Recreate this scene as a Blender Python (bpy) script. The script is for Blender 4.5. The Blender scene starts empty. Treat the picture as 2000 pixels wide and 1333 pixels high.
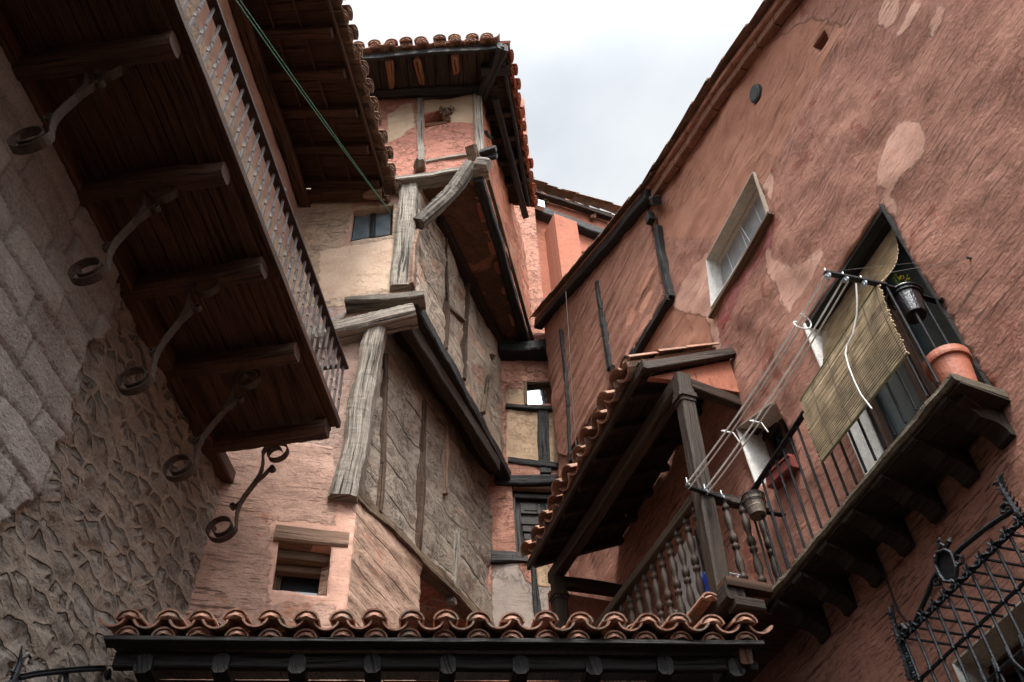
import bpy, bmesh, math, random
from mathutils import Vector, noise, geometry, Matrix
random.seed(7)
rnd = random.random
def U(a, b): return a + (b - a) * rnd()
sc = bpy.context.scene
COL = sc.collection
EYE = 1.6
# ---------------------------------------------------------------- camera solve
F = 1900.0; CX, CY = 1000.0, 666.5
_up = Vector((-100.0, 1646.5, -F)).normalized()
_fw = Vector((0, 0, -1)); _Y = (_fw - _up * _fw.dot(_up)).normalized(); _X = _Y.cross(_up)
CAMROT = Matrix((_X, _Y, _up))            # camera -> world
O = Vector((0, 0, EYE))
def ray(p):
    return CAMROT @ Vector((p[0] - CX, -(p[1] - CY), -F)).normalized()
ZN = dict(z1=(0,0), z2=(0,433), zl=(0,866), z4=(560,50), z5=(560,450), z6=(560,866), r1=(1300,0), r2=(1300,400),
          r3=(1300,866), r4=(900,600), r5=(980,866), r6=(900,250))
def q(z, x, y):
    a, b = ZN[z]; return (a + x * .35035, b + y * .35035)
def qs(z, *c):
    return [q(z, c[i], c[i+1]) for i in range(0, len(c), 2)]
def HP(h, p):
    "point at height h above the eye"
    r = ray(p); return O + r * (h / r.z)
def sd(d, az):
    a = math.radians(az); return (d * math.cos(a), -d * math.sin(a))
class PL:
    "vertical plane through (x,y) running along azimuth az"
    def __init__(s, pt, az, flip=1):
        a = math.radians(az); s.o = Vector((pt[0], pt[1], EYE)); s.az = az
        s.U = Vector((math.sin(a), math.cos(a), 0)); n = Vector((math.cos(a), -math.sin(a), 0))
        if n.dot(O - s.o) < 0: n = -n
        s.N = n * flip
    def P(s, p, off=0.0):
        r = ray(p); t = (s.o + s.N * off - O).dot(s.N) / r.dot(s.N); return O + r * t
    def uv(s, p, off=0.0):
        w = s.P(p, off) - s.o; return (w.dot(s.U), w.z)
    def at(s, u, v, off=0.0):
        return s.o + s.U * u + Vector((0, 0, v)) + s.N * off
LW = PL(sd(-3.4, 6), 6); LB = PL(sd(-2.25, 6), 6)
RW = PL(sd(3.85, -20), -20); RB = PL(sd(3.35, -20), -20); GP = PL(sd(3.35, -22), -22)
FP = PL((0, 6.95), 90); FW = PL((0, 10), 81)
W2 = PL((-1.62, 6.95), 21.8); W3 = PL((-1.12, 6.95), 17); W4 = PL((-.25, 6.95), 10)
L1F = PL((-2.74, 6.6), 74.6)
# ---------------------------------------------------------------- objects
def tag(o, label=None, cat=None, group=None, kind=None):
    if label: o['label'] = label
    if cat: o['category'] = cat
    if group: o['group'] = group
    if kind: o['kind'] = kind
    return o
def thing(name, label, cat, loc, group=None):
    o = bpy.data.objects.new(name, None); COL.objects.link(o); o.location = loc
    o.empty_display_size = .1
    return tag(o, label, cat, group)
bpy.context.view_layer.update()
def place(name, verts, faces, mat, parent=None, uvs=None, smooth=False, attrs=None, org=None):
    me = bpy.data.meshes.new(name)
    pl = Vector((0, 0, 0))
    pp = parent
    while pp is not None: pl = pl + pp.location; pp = pp.parent
    off = org if org is not None else (pl if parent is not None else (sum((Vector(v) for v in verts[::max(1, len(verts)//50)]), Vector()) / len(verts[::max(1, len(verts)//50)])))
    me.from_pydata([tuple(Vector(v) - off) for v in verts], [], faces)
    if uvs:
        ul = me.uv_layers.new(name='UVMap'); k = 0; flat = []
        for f, fu in zip(faces, uvs):
            for c in fu: flat += [c[0], c[1]]
        if len(flat) == 2 * len(me.loops): ul.data.foreach_set('uv', flat)
    if attrs:
        for an, vals in attrs.items():
            a = me.attributes.new(an, 'FLOAT', 'POINT'); a.data.foreach_set('value', vals)
    if smooth: me.polygons.foreach_set('use_smooth', [True] * len(me.polygons))
    me.update()
    o = bpy.data.objects.new(name, me); COL.objects.link(o); o.data.materials.append(mat)
    if parent is not None:
        o.parent = parent; o.location = off - pl
    else: o.location = off
    return o
def nz(p, s=1.0, o=0.0):
    return noise.noise(Vector((p[0]*s + o, p[1]*s - o, p[2]*s + 2*o)))
Z = Vector((0, 0, 1))
class MB:
    def __init__(s): s.v = []; s.f = []; s.u = []; s.sm = False
    def add(s, vs, fs, us=None):
        b = len(s.v); s.v += [Vector(x) for x in vs]
        for i, f in enumerate(fs):
            s.f.append([b + k for k in f])
            s.u.append(us[i] if us else [((vs[k][0] + vs[k][1]), vs[k][2]) for k in f])
    def grid(s, rings, close=True, lens=None, cap=True, circ=None):
        n = len(rings[0]); m = len(rings)
        vs = [p for r in rings for p in r]; fs = []; us = []
        if lens is None:
            lens = [0]
            for i in range(1, m):
                c0 = sum((Vector(p) for p in rings[i-1]), Vector()) / n; c1 = sum((Vector(p) for p in rings[i]), Vector()) / n
                lens.append(lens[-1] + (c1 - c0).length)
        if circ is None:
            circ = [0]; r = rings[0]
            for k in range(n): circ.append(circ[-1] + (Vector(r[(k+1) % n]) - Vector(r[k])).length)
        uo = U(0, 50); vo = U(0, 50)
        for i in range(m - 1):
            for k in range(n if close else n - 1):
                a = i*n + k; b = i*n + (k+1) % n; c = (i+1)*n + (k+1) % n; d = (i+1)*n + k
                fs.append([a, b, c, d])
                us.append([(circ[k]+uo, lens[i]+vo), (circ[k+1]+uo, lens[i]+vo), (circ[k+1]+uo, lens[i+1]+vo), (circ[k]+uo, lens[i+1]+vo)])
        if cap and close:
            for i, rv in ((0, True), (m-1, False)):
                idx = [i*n + k for k in range(n)]
                if rv: idx.reverse()
                fs.append(idx); c = sum((Vector(vs[j]) for j in idx), Vector()) / n
                us.append([(uo + 9 + (Vector(vs[j]) - c).length * math.cos(6.283*t/n), vo + (Vector(vs[j]) - c).length * math.sin(6.283*t/n)) for t, j in enumerate(idx)])
        s.add(vs, fs, us)
    def beam(s, p0, p1, w, h, up=Z, jit=.0, seg=None, bend=0.0, bev=.12, taper=1.0, sag=None):
        "w = size across, h = size along up"
        p0 = Vector(p0); p1 = Vector(p1); L = (p1 - p0).length
        if L < 1e-4: return
        t = (p1 - p0) / L; a = t.cross(up).normalized(); b = a.cross(t).normalized()
        if seg is None: seg = (max(1, int(L / .03)) if jit > .012 else max(1, int(L/.09))) if jit > 0 else 1
        e = min(w, h) * bev
        cs = [(-w/2+e, -h/2), (w/2-e, -h/2), (w/2, -h/2+e), (w/2, h/2-e), (w/2-e, h/2), (-w/2+e, h/2), (-w/2, h/2-e), (-w/2, -h/2+e)]
        rings = []; o = U(0, 90)
        for i in range(seg + 1):
            x = i / seg; c = p0.lerp(p1, x); k = 1 + (taper - 1) * x
            bw = bend * math.sin(math.pi * x)
            wob = jit * .8
            c = c + a * (bw + wob * nz((x*L*1.3, o, 0))) + b * (wob * nz((x*L*1.3, o, 5)))
            r = []
            for (cx, cy) in cs:
                sx = 1 + (jit / max(w, .02)) * 1.1 * nz((x*L*2.2 + o, cx*9, cy*9)); sy = 1 + (jit / max(h, .02)) * 1.1 * nz((x*L*2.2, cx*9 + o, cy*9 + 7))
                if jit > .012:
                    hf = jit*.38*nz((x*L*13 + o, cx*30, cy*30)) + jit*.25*nz((x*L*31, cx*40 + o, cy*40)); sx += hf/max(w, .02); sy += hf/max(h, .02)
                r.append(c + a * (cx*k*sx) + b * (cy*k*sy))
            rings.append(r)
        s.grid(rings)
    def log(s, p0, p1, r0, r1, jit=.02, seg=None, n=12, bend=0.0, up=Z):
        p0 = Vector(p0); p1 = Vector(p1); L = (p1 - p0).length; t = (p1-p0)/L
        a = t.cross(up).normalized(); b = a.cross(t); seg = seg or max(3, int(L/.07)); o = U(0, 90); rings = []
        for i in range(seg+1):
            x = i/seg; c = p0.lerp(p1, x) + a*(bend*math.sin(math.pi*x) + jit*nz((x*L*1.2, o, 1))) + b*(jit*nz((x*L*1.2, o, 8)))
            rr = r0 + (r1-r0)*x
            if i == 0 or i == seg: rr *= .86
            rings.append([c + (a*math.cos(g) + b*math.sin(g)) * (rr + jit*1.3*nz((math.cos(g)*2+o, math.sin(g)*2, x*L*1.6))) for g in [6.28318*k/n for k in range(n)]])
        s.grid(rings)
    def tube(s, pts, r, n=6, close=False):
        pts = [Vector(p) for p in pts]; rings = []; a0 = None
        for i, p in enumerate(pts):
            t = (pts[min(i+1, len(pts)-1)] - pts[max(i-1, 0)])
            if t.length < 1e-6: t = Vector((0, 0, 1))
            t.normalize()
            if a0 is None: a0 = t.orthogonal().normalized()
            a = (a0 - t * a0.dot(t)); a = a.normalized() if a.length > 1e-4 else t.orthogonal().normalized(); a0 = a
            b = t.cross(a); rr = r[i] if isinstance(r, (list, tuple)) else r
            rings.append([p + (a*math.cos(g) + b*math.sin(g))*rr for g in [6.28318*k/n for k in range(n)]])
        s.grid(rings, cap=not close)
    def strap(s, pts, wd, w, th):
        "flat iron band following pts; wd = direction of its width"
        pts = [Vector(p) for p in pts]; wd = Vector(wd).normalized(); rings = []
        for i, p in enumerate(pts):
            t = (pts[min(i+1, len(pts)-1)] - pts[max(i-1, 0)]).normalized(); n = t.cross(wd).normalized()
            ww = w[i] if isinstance(w, list) else w
            rings.append([p + wd*ww/2 + n*th/2, p - wd*ww/2 + n*th/2, p - wd*ww/2 - n*th/2, p + wd*ww/2 - n*th/2])
        s.grid(rings)
    def lathe(s, p0, p1, prof, n=12):
        p0 = Vector(p0); p1 = Vector(p1); t = (p1-p0).normalized(); a = t.orthogonal().normalized(); b = t.cross(a)
        s.grid([[p0.lerp(p1, x) + (a*math.cos(g) + b*math.sin(g))*r for g in [6.28318*k/n for k in range(n)]] for x, r in prof])
    def box(s, c, ax, ay, az):
        "centre and three half-axis vectors"
        c = Vector(c); ax, ay, az = Vector(ax), Vector(ay), Vector(az)
        vs = [c + ax*i + ay*j + az*k for i in (-1, 1) for j in (-1, 1) for k in (-1, 1)]
        fs = [[0,1,3,2],[4,6,7,5],[0,4,5,1],[2,3,7,6],[0,2,6,4],[1,5,7,3]]
        us = []
        o = U(0, 40)
        D = [(ay, az), (ay, az), (ax, az), (ax, az), (ax, ay), (ax, ay)]
        for f, (e1, e2) in zip(fs, D):
            us.append([((vs[k]-c).dot(e1.normalized()) + o, (vs[k]-c).dot(e2.normalized()) + o) for k in f])
        s.add(vs, fs, us)
    def plate(s, poly, n, th):
        "planar polygon of world points, extruded th along -n"
        poly = [Vector(p) for p in poly]; n = Vector(n).normalized(); m = len(poly)
        tri = geometry.tessellate_polygon([poly])
        a = Vector(poly[1] - poly[0]).normalized(); b = n.cross(a)
        uvf = lambda p: (p.dot(a), p.dot(b))
        vs = poly + [p - n*th for p in poly]
        fs = [list(t) for t in tri] + [[k+m for k in reversed(t)] for t in tri] + [[k, k+m, (k+1) % m + m, (k+1) % m] for k in range(m)]
        s.add(vs, fs, [[uvf(vs[k]) for k in f] if i < 2*len(tri) else [(uvf(vs[f[0]])[0], 0), (uvf(vs[f[0]])[0], th), (uvf(vs[f[3]])[0], th), (uvf(vs[f[3]])[0], 0)] for i, f in enumerate(fs)])
    def tile(s, p, dn, sx, r0, r1, L, convex=True, th=.014, n=7, plug=False, jit=.008, arc=165):
        "barrel tile: p = upper end centre, dn = direction of its length downhill, sx = side axis"
        dn = Vector(dn).normalized(); sx = Vector(sx).normalized(); up = sx.cross(dn)
        if up.z < 0: up = -up
        p = Vector(p) + sx*U(-jit, jit) + up*U(-jit/2, jit) + dn*U(-jit*1.6, jit*1.6); dn = (dn + sx*U(-.02, .02)).normalized(); sg = 1 if convex else -1
        rings = []
        for x in (0, .5, 1):
            c = p + dn*L*x; r = r0 + (r1-r0)*x; ro = []; ri = []
            for k in range(n+1):
                g = math.radians(90 - arc/2 + arc*k/n)
                ro.append(c + sx*math.cos(g)*r + up*sg*(math.sin(g)*r*.85))
                ri.append(c + sx*math.cos(g)*(r-th) + up*sg*(math.sin(g)*(r-th)*.85))
            rings.append(ro + list(reversed(ri)))
        s.grid(rings)
        if plug:
            c = p + dn*(L-.02); r = r1 - th; m = []
            for k in range(n+1):
                g = math.radians(90 - arc/2 + arc*k/n); m.append(c + sx*math.cos(g)*r + up*sg*(math.sin(g)*r*.82) + dn*nz((k, p.x*9, p.y*9))*.012)
            m2 = [w + dn*.0 for w in m]
            cc = c + up*sg*r*.35 + dn*.04
            b = len(s.v); s.v += m + [cc]
            for k in range(n): s.f.append([b+k, b+k+1, b+n+1]); s.u.append([(k*.03, 0), (k*.03+.03, 0), (k*.03, .06)])
            s.f.append([b+n, b, b+n+1]); s.u.append([(0, 0), (.2, 0), (.1, .06)])
    def obj(s, name, mat, parent=None, smooth=False, label=None):
        o = place(name, s.v, s.f, mat, parent, s.u, smooth)
        if label: o['label'] = label
        return o
def in_poly(x, y, P):
    c = False; n = len(P); j = n - 1
    for i in range(n):
        xi, yi = P[i]; xj, yj = P[j]
        if (yi > y) != (yj > y) and x < (xj-xi)*(y-yi)/(yj-yi) + xi: c = not c
        j = i
    return c
def sdist(x, y, P):
    d = 1e9; n = len(P)
    for i in range(n):
        ax, ay = P[i]; bx, by = P[(i+1) % n]; vx, vy = bx-ax, by-ay; l = vx*vx+vy*vy
        t = max(0, min(1, ((x-ax)*vx+(y-ay)*vy)/l)) if l > 0 else 0
        e = math.hypot(x-ax-vx*t, y-ay-vy*t)
        if e < d: d = e
    return d if in_poly(x, y, P) else -d
def wall(name, plane, poly, mat, parent, holes=(), res=.06, disp=None, th=.3, patches=None, rag=0.0, amp=.012, freq=1.6, extra=None, dens=None, thb=None):
    """wall sheet on a plane: poly and holes in (u,v); real relief from disp(u,v); edges turned back by th.
       patches: {attribute: [polygons in (u,v)]} stored as signed distance."""
    def samp(P, cl):
        out = []; n = len(P)
        for i in range(n):
            a = P[i]; b = P[(i+1) % n]; L = math.hypot(b[0]-a[0], b[1]-a[1]); m = max(1, int(L/res))
            for k in range(m):
                t = k/m; x = a[0]+(b[0]-a[0])*t; y = a[1]+(b[1]-a[1])*t
                if rag and k: x += rag*noise.noise(Vector((x*7, y*7, 3))); y += rag*noise.noise(Vector((x*7, y*7, 9)))
                out.append((x, y))
        return out
    loops = [samp(poly, True)] + [samp(h, True) for h in holes]
    vs = []; ed = []
    for lp in loops:
        b = len(vs); vs += lp; ed += [(b+k, b+(k+1) % len(lp)) for k in range(len(lp))]
    lo = loops[0]; x0 = min(p[0] for p in lo); x1 = max(p[0] for p in lo); y0 = min(p[1] for p in lo); y1 = max(p[1] for p in lo)
    y = y0 + res/2; row = 0
    cand = []
    while y < y1:
        x = x0 + res*(.25 + .5*(row % 2))
        while x < x1:
            step = res if dens is None or dens(x, y) else res*3
            if dens is None or dens(x, y) or (row % 3 == 0):
                cand.append((x + U(-.2, .2)*res, y + U(-.2, .2)*res))
            x += step
        y += res*.9; row += 1
    # keep points inside, away from the edges (scanline tests)
    for (x, y) in cand:
        if not in_poly(x, y, loops[0]): continue
        if any(in_poly(x, y, h) for h in loops[1:]): continue
        vs.append((x, y))
    r = geometry.delaunay_2d_cdt([Vector(p) for p in vs], ed, [], 0, 1e-5)
    V2, F2 = r[0], r[2]
    hl = loops[1:]
    faces = []
    for f in F2:
        cx = sum(V2[k][0] for k in f)/len(f); cy = sum(V2[k][1] for k in f)/len(f)
        if in_poly(cx, cy, loops[0]) and not any(in_poly(cx, cy, h) for h in hl): faces.append(list(f))
    used = {}; 
    for f in faces:
        for k in f: used.setdefault(k, len(used))
    faces = [[used[k] for k in f] for f in faces]
    uvl = [None]*len(used)
    for k, i in used.items(): uvl[i] = (V2[k][0], V2[k][1])
    W = []; ex = {}
    for (u, v) in uvl:
        d = amp*noise.fractal(Vector((u*freq, v*freq, plane.az)), 1.0, 2.0, 3)
        if disp:
            dd = disp(u, v)
            if isinstance(dd, tuple):
                for an, val in dd[1].items(): ex.setdefault(an, []).append(val)
                dd = dd[0]
            d += dd
        W.append(plane.at(u, v, d))
    # orient towards N
    f0 = faces[0]; nn = (W[f0[1]]-W[f0[0]]).cross(W[f0[2]]-W[f0[0]])
    if nn.dot(plane.N) < 0: faces = [list(reversed(f)) for f in faces]
    cnt = {}
    for f in faces:
        for i in range(len(f)):
            a, b = f[i], f[(i+1) % len(f)]; key = (min(a, b), max(a, b)); cnt.setdefault(key, []).append((a, b))
    uvs = [[uvl[k] for k in f] for f in faces]
    nf = len(faces); bk = {}
    for key, l in cnt.items():
        if len(l) == 1:
            a, b = l[0]
            for k in (a, b):
                if k not in bk:
                    bk[k] = len(W); W.append(plane.at(uvl[k][0], uvl[k][1], -th)); 
            faces.append([a, bk[a], bk[b], b])
            ua, ub = uvl[a], uvl[b]
            if abs(ua[0]-ub[0]) > abs(ua[1]-ub[1]): uvs.append([ua, (ua[0], ua[1]+th), (ub[0], ub[1]+th), ub])
            else: uvs.append([ua, (ua[0]+th, ua[1]), (ub[0]+th, ub[1]), ub])
    inv = {v: k for k, v in bk.items()}
    attrs = {}
    if patches:
        for an, polys in patches.items():
            vals = [max(-1.0, max(sdist(u, v, P) for P in polys)) for (u, v) in uvl]
            attrs[an] = vals + [vals[inv[i]] for i in range(len(uvl), len(W))]
    for an, vals in ex.items(): attrs[an] = vals + [vals[inv[i]] for i in range(len(uvl), len(W))]
    o = place(name, W, faces, mat, parent, uvs, True, attrs)
    # keep the turned edges crisp
    me = o.data; sm = [True]*nf + [False]*(len(faces)-nf); me.polygons.foreach_set('use_smooth', sm)
    return o
def pxs(plane, pts, off=0.0): return [plane.uv(p, off) for p in pts]
def rect(u0, v0, u1, v1): return [(u0, v0), (u1, v0), (u1, v1), (u0, v1)]
def wbeam(mb, plane, p, p2, w, depth, proud=.04, **k):
    "timber lying in a wall between two pixels: w across, depth into wall, standing proud"
    off = proud - depth/2
    a = plane.P(p, proud); b = plane.P(p2, proud); a = a - plane.N*(depth/2); b = b - plane.N*(depth/2)
    mb.beam(a, b, w, depth, up=plane.N, **k)
# ---------------------------------------------------------------- materials
class NT:
    def __init__(s, name):
        s.m = bpy.data.materials.new(name); s.m.use_nodes = True; s.t = s.m.node_tree; s.n = s.t.nodes; s.l = s.t.links
        s.b = s.n['Principled BSDF']; s.b.inputs['Specular IOR Level'].default_value = .25
        s.uvn = s.n.new('ShaderNodeTexCoord')
    def set(s, sock, v):
        if isinstance(v, bpy.types.NodeSocket): s.l.new(v, sock)
        elif isinstance(v, (tuple, list)) and len(v) == 3 and sock.type == 'RGBA': sock.default_value = (*v, 1)
        else: sock.default_value = v
    def uv(s): return s.uvn.outputs['UV']
    def obj(s): return s.uvn.outputs['Object']
    def map(s, v, sc=(1,1,1), rot=(0,0,0), loc=(0,0,0)):
        n = s.n.new('ShaderNodeMapping'); s.l.new(v, n.inputs[0]); n.inputs['Scale'].default_value = sc; n.inputs['Rotation'].default_value = rot; n.inputs['Location'].default_value = loc; return n.outputs[0]
    def noise(s, v, scale, detail=4, rough=.55, dist=0, out=0):
        n = s.n.new('ShaderNodeTexNoise'); s.l.new(v, n.inputs['Vector']); n.inputs['Scale'].default_value = scale; n.inputs['Detail'].default_value = detail
        n.inputs['Roughness'].default_value = rough; n.inputs['Distortion'].default_value = dist; return n.outputs[out]
    def vor(s, v, scale, feat='F1', out=0, rnd_=1):
        n = s.n.new('ShaderNodeTexVoronoi'); n.feature = feat; s.l.new(v, n.inputs['Vector']); n.inputs['Scale'].default_value = scale; n.inputs['Randomness'].default_value = rnd_; return n.outputs[out]
    def ramp(s, f, stops, interp='LINEAR'):
        n = s.n.new('ShaderNodeValToRGB'); s.l.new(f, n.inputs[0]); c = n.color_ramp; c.interpolation = interp
        while len(c.elements) < len(stops): c.elements.new(.5)
        for e, (p, col) in zip(c.elements, stops):
            e.position = p; e.color = (*col, 1) if isinstance(col, (tuple, list)) else (col, col, col, 1)
        return n.outputs[0]
    def mix(s, f, a, b, mode='MIX'):
        n = s.n.new('ShaderNodeMix'); n.data_type = 'RGBA'; n.blend_type = mode; s.set(n.inputs[0], f); s.set(n.inputs[6], a); s.set(n.inputs[7], b); return n.outputs[2]
    def math(s, op, a, b=None, c=None, clamp=False):
        n = s.n.new('ShaderNodeMath'); n.operation = op; n.use_clamp = clamp; s.set(n.inputs[0], a)
        if b is not None: s.set(n.inputs[1], b)
        if c is not None: s.set(n.inputs[2], c)
        return n.outputs[0]
    def mr(s, v, a, b, c=0, d=1):
        n = s.n.new('ShaderNodeMapRange'); s.set(n.inputs[0], v)
        for k, x in enumerate((a, b, c, d)): n.inputs[k+1].default_value = x
        return n.outputs[0]
    def attr(s, name):
        n = s.n.new('ShaderNodeAttribute'); n.attribute_name = name; return n.outputs['Fac']
    def bump(s, h, dist=.01, strength=1, prev=None):
        n = s.n.new('ShaderNodeBump'); n.inputs['Strength'].default_value = strength; n.inputs['Distance'].default_value = dist; s.set(n.inputs['Height'], h)
        if prev is not None: s.l.new(prev, n.inputs['Normal'])
        return n.outputs[0]
    def fin(s, col, rough=.9, nrm=None, metal=0):
        s.set(s.b.inputs['Base Color'], col); s.set(s.b.inputs['Roughness'], rough); s.set(s.b.inputs['Metallic'], metal)
        if nrm is not None: s.l.new(nrm, s.b.inputs['Normal'])
        return s.m
def ragged(t, an, wob=.07, soft=.012):
    "patch mask with torn edge from a signed distance attribute"
    n1 = t.noise(t.uv(), 7, 8, .72); d = t.math('ADD', t.attr(an), t.math('MULTIPLY', t.math('SUBTRACT', n1, .5), wob*3))
    return t.mr(d, -soft, soft)
def plaster(name, cols, streak=.6, grit=1.0, patches=None, fine=1.0, crack=0.0, sgrid=None, blot=None, su=1.3, sv=15):
    """cols: dark, mid, light.  patches: [(attr, colour, colour2, height)].  streak: trowel gouges running along the wall"""
    t = NT(name); uv = t.uv()
    n1 = t.noise(uv, .9, 5, .62, .6); n2 = t.noise(t.map(uv, (1, .8, 1), loc=(5, 3, 0)), 3.4, 5, .6)
    n3 = t.noise(uv, 38, 4, .65)
    base = t.ramp(t.math('ADD', t.math('MULTIPLY', n1, .62), t.math('MULTIPLY', n2, .38)), [(.34, cols[0]), (.5, cols[1]), (.66, cols[2])])
    nb2 = t.noise(t.map(uv, (1, 1.6, 1), loc=(9, 1, 0)), 13, 6, .72, .4)
    base = t.mix(.38, base, t.ramp(nb2, [(.32, tuple(c*.5 for c in cols[0])), (.5, cols[1]), (.68, tuple(min(1, c*1.25) for c in cols[2]))]))
    base = t.mix(.34, base, t.ramp(n3, [(.3, tuple(c*.55 for c in cols[1])), (.7, tuple(min(1, c*1.35) for c in cols[1]))]), 'MIX')
    if blot:
        for k, (col, th) in enumerate(blot):
            m = t.mr(t.noise(t.map(uv, loc=(11+7*k, 4, 2)), 1.7, 6, .62, .8), th, th+.035)
            base = t.mix(t.math('MULTIPLY', m, .8), base, col)
    # gouges: stretched noise cut to thin marks, in places
    sn = t.noise(t.map(uv, (su*2.0, sv*2.4, 1)), 1.0, 6, .70, .04)
    where = t.mr(t.noise(t.map(uv, (1, 1, 1), loc=(2, 9, 0)), 1.1, 3, .5), .50, .62)
    g = t.math('MULTIPLY', t.mr(sn, .57, .64), where)
    g2 = t.mr(t.noise(t.map(uv, (su*4.4, sv*5, 1)), 1.0, 4, .7, .05), .58, .68)
    hgt = t.math('MULTIPLY', t.math('ADD', g, t.math('MULTIPLY', g2, .4)), -streak)
    hgt = t.math('ADD', hgt, t.math('MULTIPLY', n3, .34*grit))
    hgt = t.math('ADD', hgt, t.math('MULTIPLY', t.noise(uv, 12, 6, .62, .2), .6*grit))
    pits = t.mr(t.vor(uv, 21, 'F1'), .0, .13); pits = t.math('MAXIMUM', pits, t.mr(t.noise(uv, 3.1, 2), .42, .55))
    hgt = t.math('ADD', hgt, t.math('MULTIPLY', pits, .35*grit))
    if crack:
        ck = t.math('ABSOLUTE', t.math('SUBTRACT', t.noise(t.map(uv, (1, 1.5, 1)), 1.9, 9, .62, .5), .5))
        cm = t.mr(ck, .001, .008); ck2 = t.mr(t.math('ABSOLUTE', t.math('SUBTRACT', t.noise(t.map(uv, (1.2, 1, 1), loc=(7, 7, 7)), 3.6, 8, .66, .3), .5)), .001, .009)
        cm = t.math('MINIMUM', cm, ck2); cm = t.math('MAXIMUM', cm, t.mr(t.noise(uv, 1.3, 3, .5), .50, .42)); hgt = t.math('ADD', hgt, t.math('MULTIPLY', cm, crack*.9))
        base = t.mix(t.math('MULTIPLY', t.math('SUBTRACT', 1, cm), .45*min(1, crack)), base, tuple(c*.3 for c in cols[0]))
    if sgrid:      # board courses left by the old shuttering: (spacing, strength)
        sp, stg, tone = sgrid
        sep = t.n.new('ShaderNodeSeparateXYZ'); t.l.new(uv, sep.inputs[0])
        vv = t.math('ADD', sep.outputs[1], t.math('MULTIPLY', t.math('SUBTRACT', t.noise(t.map(uv, (.8, 1.2, 1)), 1.3, 6, .6), .5), sp*.34))
        fr = t.math('FRACT', t.math('DIVIDE', vv, sp)); e = t.math('ABSOLUTE', t.math('SUBTRACT', fr, .5))
        ln = t.mr(e, .468, .496); brk = t.mr(t.noise(t.map(uv, (2.2, 3.5, 1), loc=(4, 4, 4)), 1, 4, .6), .36, .52); ln = t.math('MULTIPLY', ln, brk)
        hgt = t.math('SUBTRACT', hgt, t.math('MULTIPLY', ln, stg)); base = t.mix(t.math('MULTIPLY', ln, tone), base, tuple(c*.35 for c in cols[0]))
    rain = t.mr(t.noise(t.map(uv, (7, .55, 1), loc=(1, 6, 0)), 1.0, 5, .65), .54, .70); rain = t.math('MULTIPLY', rain, t.mr(t.noise(uv, .7, 3, .5), .42, .6))
    base = t.mix(t.math('MULTIPLY', rain, .38), base, tuple(c*.62 for c in cols[0]))
    base = t.mix(t.math('MULTIPLY', g, min(.62, .38*streak)), base, tuple(c*.5 for c in cols[0]))
    flat = None
    for p in (patches or []):
        m = ragged(t, p[0], p[4] if len(p) > 4 else .05)
        pc = t.mix(t.mr(t.noise(t.map(uv, loc=(3, 8, 1)), 4.5, 5, .65, .5), .35, .65), p[1], p[2])
        pc = t.mix(.25, pc, t.ramp(n3, [(.3, tuple(c*.6 for c in p[1])), (.7, tuple(min(1, c*1.3) for c in p[1]))]))
        base = t.mix(m, base, pc)
        hgt = t.mix(m, hgt, t.math('ADD', t.math('MULTIPLY', hgt, .35 if p[3] >= 0 else 1.0), p[3]))
    return t.fin(base, .93, t.bump(hgt, .03*fine, 1))
def wood(name, cols, grain=1.0, knots=.5, rough=.8, stretch=1.0, soft=False):
    """UV v runs along the grain"""
    t = NT(name); uv = t.uv()
    w = t.math('MULTIPLY', t.math('SUBTRACT', t.noise(t.map(uv, (3, .8, 1)), 1, 3, .5), .5), .1)
    cb = t.n.new('ShaderNodeVectorMath'); cb.operation = 'ADD'; t.l.new(uv, cb.inputs[0]); c3 = t.n.new('ShaderNodeCombineXYZ'); t.l.new(w, c3.inputs[0]); t.l.new(c3.outputs[0], cb.inputs[1])
    gv = cb.outputs[0]
    g1 = t.noise(t.map(gv, (52, 1.5/stretch, 1)), 1, 6, .66, .2); g2 = t.noise(t.map(gv, (90, 3, 1)), 1, 3, .6)
    big = t.noise(t.map(uv, (2.2, .8, 1)), 1.3, 4, .6)
    col = t.ramp(t.math('ADD', t.math('MULTIPLY', g1, .65), t.math('MULTIPLY', big, .35)), [(.33, cols[0]), (.48, cols[1]), (.66, cols[2])])
    col = t.mix(.3, col, t.ramp(g2, [(.35, tuple(c*.4 for c in cols[0])), (.65, cols[2])]))
    crk = t.mr(t.noise(t.map(gv, (30, .9, 1), loc=(3, 3, 0)), 1, 4, .6, .15), .58, .65)
    col = t.mix(t.math('MULTIPLY', crk, .8), col, tuple(c*.15 for c in cols[0]))
    h = t.math('ADD', t.math('MULTIPLY', g1, 1.0), t.math('MULTIPLY', g2, .4)); h = t.math('SUBTRACT', h, t.math('MULTIPLY', crk, 1.1))
    h = t.math('ADD', h, t.math('MULTIPLY', t.noise(uv, 26, 4, .6), .35))
    return t.fin(col, rough, t.bump(h, .016*grain, 1))
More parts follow.
